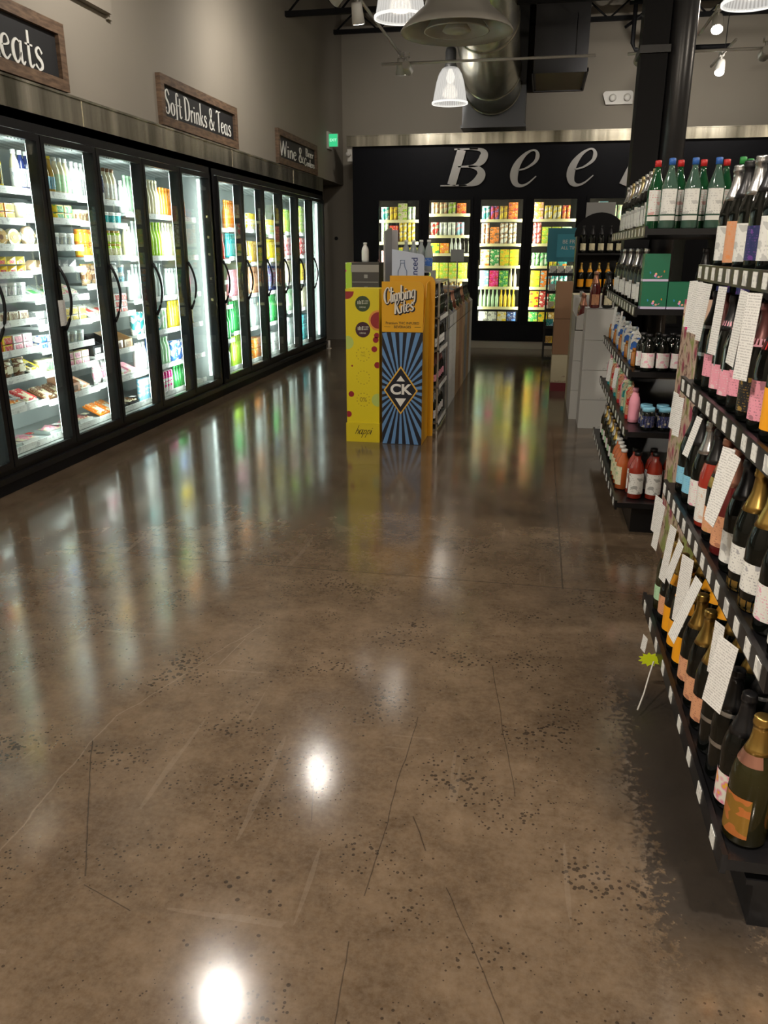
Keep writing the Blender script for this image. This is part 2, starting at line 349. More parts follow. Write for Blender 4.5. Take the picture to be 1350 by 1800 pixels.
# ------------------------------------------------------------ lettering (pen strokes with thick and thin)
V_ = .1; H_ = .045
GLY = {
 'M': (.72, [[(.02, 0, .05), (.12, 1, .04)], [(.12, 1, .1), (.34, .08, .12)], [(.34, .08, .03), (.56, 1, .04)], [(.57, 1, .1), (.64, .04, .12), (.70, 0, .05)]]),
 'W': (.78, [[(.04, 1, .1), (.2, .02, .12)], [(.2, .02, .03), (.38, .95, .04)], [(.38, .95, .1), (.54, .02, .12)], [(.54, .02, .03), (.72, 1, .04)]]),
 'e': (.36, [[(.04, .28, .03), (.2, .31, .04), (.29, .38, .06), (.25, .5, .05), (.15, .52, .05), (.06, .42, .09), (.03, .25, .12), (.07, .07, .1), (.18, 0, .05), (.32, .12, .03)]]),
 'a': (.46, [[(.3, .46, .04), (.17, .52, .05), (.05, .38, .1), (.04, .15, .12), (.13, 0, .06), (.24, .08, .04), (.31, .25, .04)], [(.33, .52, .09), (.31, .12, .1), (.37, 0, .06), (.45, .08, .03)]]),
 't': (.3, [[(.13, .82, .08), (.12, .14, .1), (.18, 0, .06), (.28, .08, .03)], [(0, .5, .045), (.27, .5, .045)]]),
 's': (.33, [[(.29, .4, .07), (.18, .52, .05), (.07, .43, .08), (.1, .31, .11), (.24, .2, .11), (.25, .07, .08), (.13, 0, .05), (.01, .1, .07)]]),
 'S': (.46, [[(.4, .8, .08), (.27, 1, .05), (.1, .88, .09), (.11, .66, .12), (.3, .42, .13), (.34, .17, .1), (.19, 0, .05), (.02, .14, .09), (.1, .25, .06)]]),
 'o': (.38, [[(.17, .52, .04), (.06, .42, .09), (.04, .22, .12), (.1, .04, .07), (.18, 0, .04), (.29, .1, .09), (.32, .3, .12), (.26, .47, .07), (.17, .52, .04)]]),
 'f': (.28, [[(.32, .9, .07), (.24, 1, .05), (.14, .86, .09), (.13, -.05, .1), (.05, -.2, .05), (-.03, -.12, .06)], [(.02, .5, .04), (.27, .5, .04)]]),
 'D': (.54, [[(.09, 1, .12), (.09, 0, .12)], [(-.02, .98, .04), (.22, .98, .05), (.42, .8, .1), (.46, .45, .13), (.38, .12, .09), (.2, .01, .05), (-.02, .02, .04)]]),
 'r': (.29, [[(.07, .52, .1), (.07, 0, .1)], [(.1, .36, .03), (.2, .51, .06), (.27, .45, .08)]]),
 'i': (.18, [[(.07, .5, .1), (.07, 0, .1)], [(.07, .72, .1), (.07, .65, .1)]]),
 'n': (.4, [[(.07, .52, .1), (.07, 0, .1)], [(.1, .38, .03), (.2, .52, .06), (.3, .42, .1), (.3, 0, .1)]]),
 'k': (.38, [[(.07, 1, .1), (.07, 0, .1)], [(.3, .5, .06), (.12, .24, .03)], [(.15, .29, .08), (.33, 0, .11)]]),
 '&': (.6, [[(.53, .42, .06), (.45, .2, .05), (.28, .02, .07), (.1, .02, .08), (.03, .2, .1), (.12, .42, .07), (.28, .66, .06), (.3, .88, .07), (.2, .97, .05), (.1, .82, .09), (.2, .5, .11), (.4, .12, .11), (.56, 0, .05)]]),
 'T': (.46, [[(-.02, .88, .04), (.04, .98, .07), (.25, .96, .06), (.46, 1, .05)], [(.24, .97, .12), (.22, 0, .12)]]),
 'B': (.5, [[(.09, 1, .12), (.09, 0, .12)], [(0, .98, .04), (.22, .99, .06), (.35, .86, .11), (.34, .66, .11), (.22, .53, .05), (.09, .52, .03)], [(.2, .53, .04), (.38, .42, .11), (.4, .18, .12), (.27, .02, .06), (0, .02, .04)]]),
 'C': (.55, [[(.48, .74, .08), (.4, .95, .06), (.24, 1, .05), (.06, .75, .11), (.04, .35, .13), (.16, .03, .08), (.33, 0, .05), (.5, .22, .04)]]),
 'l': (.18, [[(.09, 1, .1), (.07, .12, .1), (.14, 0, .06)]]),
 'm': (.6, [[(.07, .52, .1), (.07, 0, .1)], [(.1, .38, .03), (.2, .52, .06), (.28, .42, .1), (.28, 0, .1)], [(.31, .38, .03), (.41, .52, .06), (.5, .42, .1), (.5, 0, .1)]]),
 'b': (.4, [[(.07, 1, .1), (.07, .1, .1), (.16, 0, .06), (.3, .1, .1), (.32, .32, .1), (.2, .52, .05), (.1, .38, .03)]]),
 'g': (.4, [[(.3, .46, .04), (.17, .52, .05), (.05, .36, .1), (.05, .16, .1), (.16, .02, .05), (.3, .2, .04)], [(.32, .52, .1), (.31, -.1, .1), (.2, -.3, .06), (.04, -.22, .06)]]),
 'K': (.55, [[(.1, 1, .12), (.1, 0, .12)], [(.48, 1, .06), (.16, .45, .04)], [(.2, .52, .1), (.4, .05, .12), (.55, .02, .05)]]),
 'h': (.4, [[(.1, 1, .06), (.07, 0, .06)], [(.07, .25, .04), (.2, .5, .06), (.28, .4, .06), (.28, 0, .06)]]),
 'p': (.4, [[(.1, .5, .06), (.04, -.4, .06)], [(.08, .3, .04), (.22, .5, .06), (.32, .3, .06), (.2, .05, .06), (.07, .08, .05)]]),
}
def spline(pts, n=7):
    if len(pts) < 3: return pts
    out = []
    P = [pts[0]] + list(pts) + [pts[-1]]
    for i in range(1, len(P) - 2):
        for k in range(n):
            t = k / n
            out.append(tuple(.5 * (2 * P[i][j] + (P[i + 1][j] - P[i - 1][j]) * t + (2 * P[i - 1][j] - 5 * P[i][j] + 4 * P[i + 1][j] - P[i + 2][j]) * t * t
                     + (-P[i - 1][j] + 3 * P[i][j] - 3 * P[i + 1][j] + P[i + 2][j]) * t ** 3) for j in range(3)))
    out.append(pts[-1]); return out
def stroke(mb, pts, sx, sz, ox, oz, slant, y0, y1, wk=1., slot=0, M=None):
    q = [(ox + (p[0] + slant * p[1]) * sx, oz + p[1] * sz, p[2] * wk * (sx + sz) / 2) for p in spline(pts)]
    L = []; R = []
    for i in range(len(q)):
        a = q[max(i - 1, 0)]; b = q[min(i + 1, len(q) - 1)]
        dx, dz = b[0] - a[0], b[1] - a[1]; d = math.hypot(dx, dz) or 1; nx, nz = -dz / d, dx / d; w = q[i][2] / 2
        L.append((q[i][0] + nx * w, q[i][1] + nz * w)); R.append((q[i][0] - nx * w, q[i][1] - nz * w))
    vs = []; n = len(q)
    for y in (y0, y1):
        vs += [(a, y, b) for a, b in L] + [(a, y, b) for a, b in R]
    fs = []
    for i in range(n - 1):
        fs += [(i, i + 1, n + i + 1, n + i), (2 * n + i, 3 * n + i, 3 * n + i + 1, 2 * n + i + 1), (i, 2 * n + i, 2 * n + i + 1, i + 1), (n + i, n + i + 1, 3 * n + i + 1, 3 * n + i)]
    fs += [(0, n, 3 * n, 2 * n), (n - 1, 3 * n - 1, 4 * n - 1, 2 * n - 1)]
    mb.add(vs, fs, slot, M)
def lettering(mb, text, x, z, sx, sz, y0, y1, slant=0., track=.03, wk=1., slot=0, M=None):
    for ch in text:
        if ch == ' ': x += .22 * sx; continue
        adv, st = GLY[ch]
        for s_ in st: stroke(mb, s_, sx, sz, x, z, slant, y0, y1, wk, slot, M)
        x += (adv + track) * sx
    return x
def text_mesh(body, size, align='CENTER', bold=0., extrude=.0006):
    cu = bpy.data.curves.new('lettering', 'FONT'); cu.body = body; cu.size = size; cu.align_x = align; cu.align_y = 'CENTER'
    cu.extrude = extrude; cu.offset = bold
    t = bpy.data.objects.new('lettering', cu); C.objects.link(t)
    bpy.context.view_layer.update()
    me = bpy.data.meshes.new_from_object(t.evaluated_get(bpy.context.evaluated_depsgraph_get()))
    bpy.data.objects.remove(t); me.name = 'lettering'; return me
def text_into(mb, body, size, M, slot=0, sx=1., bold=0.):
    """M maps the text's x right / y up plane into place"""
    me = text_mesh(body, size, bold=bold)
    mb.add([(v.co.x * sx, v.co.y, v.co.z) for v in me.vertices], [tuple(p.vertices) for p in me.polygons], slot, M)
def FACE_NY(x, y, z): return Matrix.Translation((x, y, z)) @ Matrix.Rotation(PI / 2, 4, 'X')
def FACE_PX(x, y, z): return Matrix.Translation((x, y, z)) @ Matrix.Rotation(PI / 2, 4, 'Z') @ Matrix.Rotation(PI / 2, 4, 'X')
def FACE_NX(x, y, z): return Matrix.Translation((x, y, z)) @ Matrix.Rotation(-PI / 2, 4, 'Z') @ Matrix.Rotation(PI / 2, 4, 'X')

# ------------------------------------------------------------ the room
ZC = 5.9
XL = -3.42
struct('floor', B(-4.7, 7.2, -4.2, 14.7, -.1, 0), m_floor)
struct('ceiling', B(-4.7, 7.2, -4.2, 14.7, ZC, ZC + .1), m_ceil)
wl = B(-4.7, XL, -4.2, 14.4, 2.62, ZC)
wl.box(-4.7, -4.5, -4.2, 14.4, 0, 2.62)
wl.box(-4.5, XL, -4.2, 2.15, 0, 2.62)
wl.box(-4.5, -3.55, 12.93, 12.98, 0, 2.62)
struct('wall_left', wl, m_wall)
struct('wall_back', B(-4.7, 7.2, 14.4, 14.6, 0, ZC), m_wall)
struct('wall_right', B(7.0, 7.2, -4.2, 14.4, 0, ZC), m_wall)
struct('wall_front', B(-4.7, 7.0, -4.2, -4.0, 0, ZC), m_wall)
struct('baseboard_back', B(-4.5, -3.06, 14.375, 14.4, 0, .09), m_wall)
t1 = B(XL, XL + .035, 2.2, 12.88, 2.42, 2.6)
t1.box(XL, XL + .045, 2.2, 12.88, 2.595, 2.61)
for yy in (2.9, 5.95, 9.0, 11.3): t1.box(XL + .034, XL + .039, yy, yy + .006, 2.42, 2.6)
struct('trim_1', t1, m_steel)
t2 = B(-3.13, 7, 13.44, 13.5, 3.115, 3.27); t2.box(-3.13, 7, 13.43, 13.5, 3.262, 3.275)
for xx in (-1.2, 1.0, 3.2): t2.box(xx, xx + .008, 13.436, 13.44, 3.12, 3.26)
struct('trim_2', t2, m_steel)

# ------------------------------------------------------------ chalkboard signs on the cooler wall
def board_sign(y0, y1, z0, z1, label, rows):
    L = (XL + .02, (y0 + y1) / 2, z0)
    t = thing('chalkboard_sign', label, 'sign', L)
    x0, x1, w = XL, XL + .045, .075
    f = B(x0, x1, y0, y1, z0, z0 + w).box(x0, x1, y0, y1, z1 - w, z1).box(x0, x1, y0, y0 + w, z0 + w, z1 - w).box(x0, x1, y1 - w, y1, z0 + w, z1 - w)
    obj('wooden_frame', f, m_wood, t)
    obj('chalkboard', B(x0, x0 + .015, y0 + w, y1 - w, z0 + w, z1 - w), m_board, t)
    mb = MB()
    M0 = Matrix.Translation((x0 + .019, 0, 0)) @ Matrix.Rotation(PI / 2, 4, 'Z')
    for txt, yy, zz, sx, sz, wk in rows:
        lettering(mb, txt, yy, zz, sx, sz, -.002, .003, M=M0, wk=wk)
    obj('lettering', mb, m_chalk, t)
board_sign(3.95, 5.8, 2.62, 3.05, 'wood framed chalkboard sign reading Meats above the first cooler doors', [('Meats', 4.86, 2.71, .3, .26, .95)])
board_sign(7.3, 9.2, 2.62, 3.035, 'wood framed chalkboard sign reading Soft Drinks and Teas on the beige wall', [('Soft Drinks & Teas', 7.42, 2.73, .238, .2, .9)])
board_sign(10.66, 12.56, 2.62, 3.035, 'wood framed chalkboard sign reading Wine and Beer at the far end', [('Wine &', 10.78, 2.73, .42, .19, .85), ('Beer', 12.0, 2.84, .26, .1, 1.1), ('Coolers', 11.93, 2.71, .2, .1, 1.1)])

# ------------------------------------------------------------ wall cooler (glass door merchandisers)
XD = -3.40
m_led = emit('cool_white_led', (.86, 1.0, .95), LED_COOL)
m_grille = None
def grille():
    m = mat('slotted_white_plenum', (.75, .78, .78), .4); nt = m.node_tree; n, l, b = nodes(m)
    v, x, y, z = coords(nt)
    a = mth(nt, 'GREATER_THAN', mth(nt, 'SINE', mth(nt, 'MULTIPLY', y, 170)), .1)
    c = mth(nt, 'GREATER_THAN', mth(nt, 'SINE', mth(nt, 'ADD', mth(nt, 'MULTIPLY', x, 90), mth(nt, 'MULTIPLY', y, 20))), -.3)
    l.new(mixc(nt, mth(nt, 'MULTIPLY', a, c), (.75, .78, .78), (.2, .22, .22)), b.inputs['Base Color']); return m
m_grille = grille()
def led_light(loc, rot, power, col, parent, h=1.95, yaw=None):
    d = bpy.data.lights.new('led_tube_light', 'AREA'); d.shape = 'RECTANGLE'; d.size = h; d.size_y = .02; d.energy = power; d.color = col
    o = bpy.data.objects.new('led_tube_light', d); C.objects.link(o); o.parent = parent; o.location = Vector(loc) - Vector(parent.location)
    ax = Vector((-math.cos(rot[2]), -math.sin(rot[2]), 0)) if yaw is None else Vector(yaw)      # shining direction
    z = -ax.normalized(); x = Vector((0, 0, 1)); y = z.cross(x)
    o.rotation_euler = Matrix((x, y, z)).transposed().to_euler()
    return o
DOORS_1 = [(3.80, 4.57), (4.57, 5.33), (5.33, 6.05), (6.05, 6.80), (6.80, 7.55), (7.55, 8.28)]
DOORS_2 = [(8.46, 9.2), (9.2, 9.93), (9.93, 10.66), (10.66, 11.39), (11.39, 12.12), (12.12, 12.84)]
SHELVES = {1: [1.95, 1.75, 1.58, 1.40, 1.24, 1.08, .88, .70, .49, .21], 2: [1.95, 1.77, 1.58, 1.42, 1.21, 1.02, .85, .68, .47, .21],
           3: [1.94, 1.76, 1.50, 1.28, 1.03, .72, .48, .21], 4: [1.86, 1.49, 1.12, .81, .48, .21], 5: [1.86, 1.49, 1.12, .81, .48, .21],
           6: [1.78, 1.44, 1.21, .93, .54, .21], 7: [1.79, 1.47, 1.02, .61, .21], 8: [1.79, 1.40, 1.02, .61, .21],
           9: [1.74, 1.44, 1.02, .61, .21], 10: [1.79, 1.47, 1.1, .7, .21], 11: [1.79, 1.47, 1.1, .7, .21]}
def wall_cooler(y0, y1, doors, first, label):
    t = thing('display_cooler', label, 'cooler', (XD - .4, (y0 + y1) / 2, 0))
    sh = B(-4.22, XD + .0, y0, y1, .0, .10, 1)                                 # kick and bumper
    sh.box(-4.22, XD - .06, y0, y1, .10, .17, 0)
    sh.box(-4.22, -4.0, y0, y1, .10, 2.42, 0).box(-4.22, XD, y0, y0 + .03, .1, 2.42, 0).box(-4.22, XD, y1 - .03, y1, .1, 2.42, 0)
    sh.box(-4.22, XD, y0, y1, 2.36, 2.42, 0)
    obj('cabinet_shell', sh, [m_whiteliner, m_blackmatte], t)
    obj('air_grille', B(-3.995, -3.56, y0 + .035, y1 - .035, 2.27, 2.31), m_grille, t)
    # black face frame: header, sill, mullions
    f = B(XD - .05, XD, y0, y1, 2.30, 2.42).box(XD - .05, XD, y0, y1, .10, .165).box(XD, XD + .035, y0, y1, .085, .125)
    edges = sorted({a for a, b in doors} | {b for a, b in doors})
    for e in edges:
        if y0 + .02 < e < y1 - .02: f.box(XD - .07, XD - .005, e - .014, e + .014, .165, 2.30)
    f.box(XD - .05, XD, y0, doors[0][0] + .01, .165, 2.30).box(XD - .05, XD, doors[-1][1] - .01, y1, .165, 2.30)
    obj('face_frame', f, m_black, t)
    for e in edges:                                                          # light tubes on the mullions, in white channels
        L = MB()
        if e == edges[0]: L.box(XD - .082, XD - .072, e + .02, e + .03, .24, 2.24)
        elif e == edges[-1]: L.box(XD - .10, XD - .072, e - .045, e - .035, .24, 2.24)
        else: L.box(XD - .079, XD - .07, e - .005, e + .005, .24, 2.24)
        if L.v:
            obj('led_strip', L, m_led, t)
            for d in (-1, 1):
                if y0 + .04 < e + d * .05 < y1 - .04: led_light((XD - .09, e + d * .03, 1.24), (0, 0, 0), P_LED_COOL, (.88, 1, .95), t)
    for i, (a, b) in enumerate(doors):
        k = first + i
        s = .045
        fr = B(XD, XD + .032, a + .006, a + s, .17, 2.29).box(XD, XD + .032, b - s, b - .006, .17, 2.29)
        fr.box(XD, XD + .032, a + s, b - s, .17, .215).box(XD, XD + .032, a + s, b - s, 2.245, 2.29)
        d = obj('door', fr, m_black, t)
        obj('glass_pane', B(XD + .012, XD + .018, a + s, b - s, .215, 2.245), glass_pane, d)
        h = MB(); yh = a + .026; pts = []
        for q in range(13):
            u = q / 12; pts.append((XD + .034 + .055 * math.sin(PI * u) ** .7, yh + .03 * math.sin(PI * u), 1.0 + .44 * u))
        h.tube(pts, [.016 if q in (0, 12) else .0105 for q in range(13)], 8)
        obj('handle', h, m_black, d)
        for z in SHELVES.get(k, []):
            sb = B(-3.995, -3.565, a + .001, b - .001, z - .022, z - .004)
            s_ = obj('shelf', sb, m_whiteliner, t)
            obj('price_rail', B(-3.565, -3.555, a + .001, b - .001, z - .034, z + .012, M=None), m_rail, s_)
    return t
wall_cooler(3.70, 8.365, DOORS_1, 0, 'long glass door wall cooler under the Meats and Soft Drinks signs')
wall_cooler(8.37, 12.9, DOORS_2, 6, 'far glass door wall cooler unit under the Wine sign')
pt = B(XD + .0121, XD + .03, 0, 0, 0, 0) if False else None
# small notice stuck on a cooler door
nt_ = MB().box(XD + .033, XD + .0345, 5.36 - .055, 5.36 + .03, 1.03, 1.21)
tag(obj('notice_card', nt_, m_cardw), 'small printed notice card stuck on the cooler door frame', 'notice')

# ------------------------------------------------------------ product kinds (front faces -y, origin at the bottom centre)
KIND = {}
def kind(name, w, d, h, cat, noun):
    def deco(fn): KIND[name] = dict(fn=fn, w=w, d=d, h=h, cat=cat, noun=noun, cache={}); return fn
    return deco
def arc(mb, r, z0, z1, half, slot=1, seg=10, prof=None):
    mb.lathe(prof or [(r, z0), (r, z1)], seg, slot, a0=-PI / 2 - half, a1=-PI / 2 + half, caps=False)
@kind('juice_bottle', .066, .066, .2, 'bottle', 'squat drink bottle')
def k1(mb):
    mb.lathe([(.026, 0), (.032, .006), (.032, .12), (.027, .145), (.015, .172), (.014, .182)], 14, 0); arc(mb, .0326, .02, .11, 2.6)
    mb.lathe([(.0165, .18), (.0165, .2), (.014, .202)], 12, 2)
@kind('long_neck_bottle', .062, .062, .24, 'bottle', 'long neck bottle')
def k2(mb):
    mb.lathe([(.026, 0), (.03, .006), (.03, .13), (.024, .155), (.0135, .185), (.0125, .225)], 14, 0); arc(mb, .0306, .03, .11, 2.6)
    mb.lathe([(.0138, .222), (.0145, .238), (.012, .241)], 12, 2)
@kind('wine_bottle', .078, .078, .3, 'bottle', 'wine bottle')
def k3(mb):
    mb.lathe([(.033, 0), (.037, .006), (.037, .175), (.03, .2), (.016, .225), (.0145, .25)], 16, 0); arc(mb, .0376, .05, .14, 1.5)
    mb.lathe([(.0158, .235), (.0148, .295), (.0155, .3), (.012, .301)], 12, 2)
@kind('tall_can', .06, .06, .155, 'can', 'tall can')
def k4(mb):
    mb.lathe([(.024, .0), (.028, .007)], 14, 2); mb.lathe([(.028, .007), (.0285, .142), (.0255, .151)], 14, 0, caps=False)
    arc(mb, .0289, .05, .115, .95); mb.lathe([(.0255, .151), (.0265, .155), (.024, .154)], 14, 2)
@kind('tub', .1, .1, .075, 'tub', 'lidded tub')
def k5(mb):
    mb.lathe([(.038, 0), (.046, .062)], 16, 0); arc(mb, .0, 0, 0, 1.2, prof=[(.0398, .012), (.0458, .055)]); mb.lathe([(.048, .061), (.048, .072), (.044, .075)], 16, 2)
@kind('jar', .08, .08, .105, 'jar', 'glass jar')
def k6(mb):
    mb.lathe([(.034, 0), (.038, .006), (.038, .078), (.031, .088)], 14, 0); arc(mb, .0386, .015, .068, 2.2); mb.lathe([(.034, .086), (.034, .103), (.031, .105)], 14, 2)
@kind('carton', .074, .074, .21, 'carton', 'gable top carton')
def k7(mb):
    mb.box(-.034, .034, -.034, .034, 0, .15, 0); mb.prism([(-.034, .15), (.034, .15), (.002, .19), (.002, .208), (-.002, .208), (-.002, .19)], -.034, .034, 0, 'x')
    mb.box(-.03, .03, -.0348, -.034, .02, .13, 1); mb.lathe([(.011, 0), (.011, .014)], 10, 2, M=Matrix.Translation((0, -.018, .17)) @ Matrix.Rotation(.7, 4, 'X'))
@kind('drink_multipack', .15, .12, .13, 'carton', 'boxed multipack')
def k8(mb):
    mb.box(-.071, .071, -.058, .058, 0, .125, 0); mb.box(-.06, .06, -.0588, -.058, .018, .108, 1); mb.box(-.03, .03, -.012, .012, .125, .1268, 2)
@kind('can_pack', .132, .066, .16, 'multipack', 'pack of tall cans')
def k9(mb):
    for sx in (-1, 1):
        M = Matrix.Translation((sx * .0322, 0, 0))
        mb.lathe([(.026, 0), (.0305, .008), (.031, .143), (.027, .152)], 12, 0, M=M); mb.lathe([(.0313, .035), (.0313, .11)], 8, 1, M=M, a0=-PI / 2 - 1.1, a1=-PI / 2 + 1.1, caps=False)
    mb.box(-.06, .06, -.026, .026, .148, .157, 2)
@kind('cheese_wedge', .1, .1, .06, 'cheese', 'wrapped cheese wedge')
def k10(mb):
    mb.prism([(-.045, .0), (.045, .0), (.045, .05), (-.045, .018)], -.045, .02, 0, 'y'); mb.box(-.02, .03, -.0458, -.045, .004, .026, 1); mb.box(.045, .047, -.045, .02, 0, .05, 2)
@kind('boxed_cheese', .14, .06, .14, 'cheese', 'round boxed cheese standing upright')
def k11(mb):
    M = Matrix.Translation((0, 0, .067)) @ Matrix.Rotation(PI / 2, 4, 'X')
    mb.lathe([(.064, -.02), (.067, -.015), (.067, .015), (.064, .02)], 22, 0, M=M); mb.lathe([(.045, .0202), (.045, .0215)], 20, 1, M=M); mb.lathe([(.02, .0216), (.02, .0225)], 14, 2, M=M)
@kind('flat_pack', .15, .17, .06, 'package', 'vacuum packed slices')
def k12(mb):
    M = Matrix.Translation((0, 0, .028)) @ Matrix.Rotation(.32, 4, 'X')
    mb.box(-.07, .07, -.08, .085, .002, .012, 2, M); mb.box(-.06, .06, -.07, .075, .012, .024, 0, M); mb.box(-.035, .03, -.06, -.005, .024, .0255, 1, M)
@kind('pillow_bag', .14, .07, .19, 'bag', 'stand up bag')
def k13(mb):
    vs = []; n = 7
    for j in range(n):
        t = j / (n - 1); z = .185 * t; wv = .064 - .006 * math.sin(PI * t); dp = .004 + .028 * math.sin(PI * min(1, t * .9 + .05)) ** .8
        vs += [(-wv, 0, z), (-wv * .5, -dp, z), (wv * .5, -dp, z), (wv, 0, z), (wv * .5, dp, z), (-wv * .5, dp, z)]
    fs = [(j * 6 + k, j * 6 + (k + 1) % 6, (j + 1) * 6 + (k + 1) % 6, (j + 1) * 6 + k) for j in range(n - 1) for k in range(6)]
    mb.add(vs, fs + [tuple(range(6))[::-1], tuple(range((n - 1) * 6, n * 6))], 0, None, True)
    mb.box(-.035, .035, -.0345, -.0325, .05, .125, 1); mb.box(-.062, .062, -.006, .006, .172, .188, 2)
@kind('block_pack', .11, .06, .055, 'package', 'small block package')
def k14(mb):
    mb.box(-.05, .05, -.028, .028, 0, .05, 0); mb.box(-.036, .036, -.0287, -.028, .01, .042, 1); mb.box(-.05, .05, -.01, .01, .05, .0512, 2)
@kind('meat_tray', .2, .16, .05, 'package', 'plastic wrapped meat tray')
def k15(mb):
    mb.prism([(-.085, 0), (.085, 0), (.095, .022), (-.095, .022)], -.075, .075, 2, 'y')
    vs = []; R_ = random.Random(3)
    for j in range(6):
        for i in range(9): vs.append((-.08 + .02 * i, -.062 + .025 * j, .024 + R_.uniform(0, .022) * (1 if 0 < i < 8 and 0 < j < 5 else .1)))
    mb.add(vs, [(j * 9 + i, j * 9 + i + 1, (j + 1) * 9 + i + 1, (j + 1) * 9 + i) for j in range(5) for i in range(8)], 0, None, True)
    mb.box(.015, .07, -.06, -.01, .047, .0485, 1)
@kind('cardboard_tray', .17, .2, .12, 'box', 'open cardboard carton')
def k16(mb):
    mb.box(-.08, .08, -.09, .09, 0, .004, 0).box(-.08, .08, -.09, -.086, 0, .06, 0).box(-.08, .08, .086, .09, 0, .12, 0)
    for sx in (-1, 1): mb.prism([(-.09, 0), (.09, 0), (.09, .12), (-.09, .06)], sx * .08 - .002, sx * .08 + .002, 0, 'x')
    mb.box(-.05, .05, -.0912, -.09, .012, .045, 1); mb.box(-.07, .07, -.07, .07, .01, .045, 2)

PARTN = {0: 'body', 1: 'label', 2: 'cap'}
PN = {'carton': {2: 'spout'}, 'drink_multipack': {1: 'front_panel', 2: 'handle'}, 'can_pack': {0: 'cans', 2: 'pack_ring'}, 'tub': {2: 'lid'}, 'jar': {2: 'lid'}, 'tall_can': {2: 'rim'},
      'cheese_wedge': {2: 'rind'}, 'boxed_cheese': {2: 'seal'}, 'flat_pack': {0: 'slices', 2: 'backing_card'}, 'pillow_bag': {2: 'top_seal'}, 'block_pack': {2: 'wrap_band'},
      'meat_tray': {0: 'meat', 2: 'tray'}, 'cardboard_tray': {2: 'contents'}}
GLASSK = {'juice_bottle', 'long_neck_bottle', 'wine_bottle', 'jar'}
def mats_for(k, body, lab, cap, dark=False):
    if k in GLASSK: b = dark_glass if body == 'black' else glassy(body)
    elif k in ('drink_multipack', 'can_pack', 'pillow_bag', 'block_pack', 'carton', 'tall_can', 'boxed_cheese'): b = print_m(body, lab, 1.5 if k != 'tall_can' else .8)
    elif k == 'meat_tray' or k == 'flat_pack': b = print_m(body, 'cream' if body != 'cream' else 'pink', .9)
    else: b = film(body)
    ink = {'white': 'navy', 'cream': 'brown', 'yellow': 'black'}.get(lab, 'cream' if lab in ('black', 'navy', 'green', 'maroon', 'blue', 'red', 'brown', 'purple', 'grey') else 'black')
    return [b, label_m(lab, ink, .7), film(cap)]
def proto(k, body, lab, cap, parts):
    K = KIND[k]; key = (body, lab, cap, parts)
    if key in K['cache']: return K['cache'][key]
    if 'mb' not in K:
        mb = MB(); K['fn'](mb); K['mb'] = mb
        K['full'] = mb.mesh(k); K['split'] = [mb.mesh(PN.get(k, {}).get(i, PARTN[i]), only=i) for i in range(3)]
    ms = mats_for(k, body, lab, cap)
    K['cache'][key] = ms; return ms
def place(k, body, lab, cap, loc, rz, label, cat=None, group=None, parts=False, sc=None):
    K = KIND[k]; ms = proto(k, body, lab, cap, parts); loc = (loc[0], loc[1], loc[2] + .001)
    if not parts:
        ck = ('m', body, lab, cap)
        if ck not in K['cache']:
            me = K['full'].copy(); me.materials.clear()
            for m in ms: me.materials.append(m)
            K['cache'][ck] = me
        o = bpy.data.objects.new(k, K['cache'][ck]); C.objects.link(o); o.location = loc; o.rotation_euler = (0, 0, rz)
        if sc: o.scale = sc
        return tag(o, label, cat or K['cat'], group)
    ck = ('p', body, lab, cap)
    if ck not in K['cache']:
        mes = []
        for i in range(3):
            me = K['split'][i].copy(); me.materials.clear(); me.materials.append(ms[i]); mes.append(me)
        K['cache'][ck] = mes
    r = bpy.data.objects.new(k, None); C.objects.link(r); r.location = loc; r.rotation_euler = (0, 0, rz); r.empty_display_size = .02
    if sc: r.scale = sc
    tag(r, label, cat or K['cat'], group)
    for i, me in enumerate(K['cache'][ck]):
        c = bpy.data.objects.new(PN.get(k, {}).get(i, PARTN[i]), me); C.objects.link(c); reg(c, r)
    return r
CN = {'skyblue': 'sky blue', 'palegreen': 'pale green', 'meat': 'dark pink', 'clear': 'clear'}
def cn(c): return CN.get(c, c)
def desc(k, body, lab, cap):
    noun = KIND[k]['noun']
    d = f'{cn(body)} {noun}'
    if cap not in (body,) and k in ('juice_bottle', 'long_neck_bottle', 'wine_bottle', 'jar', 'tub'): d += f' with {cn(lab)} label, {cn(cap)} cap'
    elif lab != body: d += f' with {cn(lab)} print'
    return d
ORDN = ['top', 'second', 'third', 'fourth', 'fifth', 'sixth', 'seventh', 'eighth', 'ninth', 'bottom']
DN = {1: 'first', 2: 'second', 3: 'third', 4: 'fourth', 5: 'fifth', 6: 'sixth', 7: 'seventh', 8: 'eighth', 9: 'ninth', 10: 'tenth', 11: 'last'}
def sname(i, n): return 'bottom' if i == n - 1 else ORDN[i]
LONG = {}
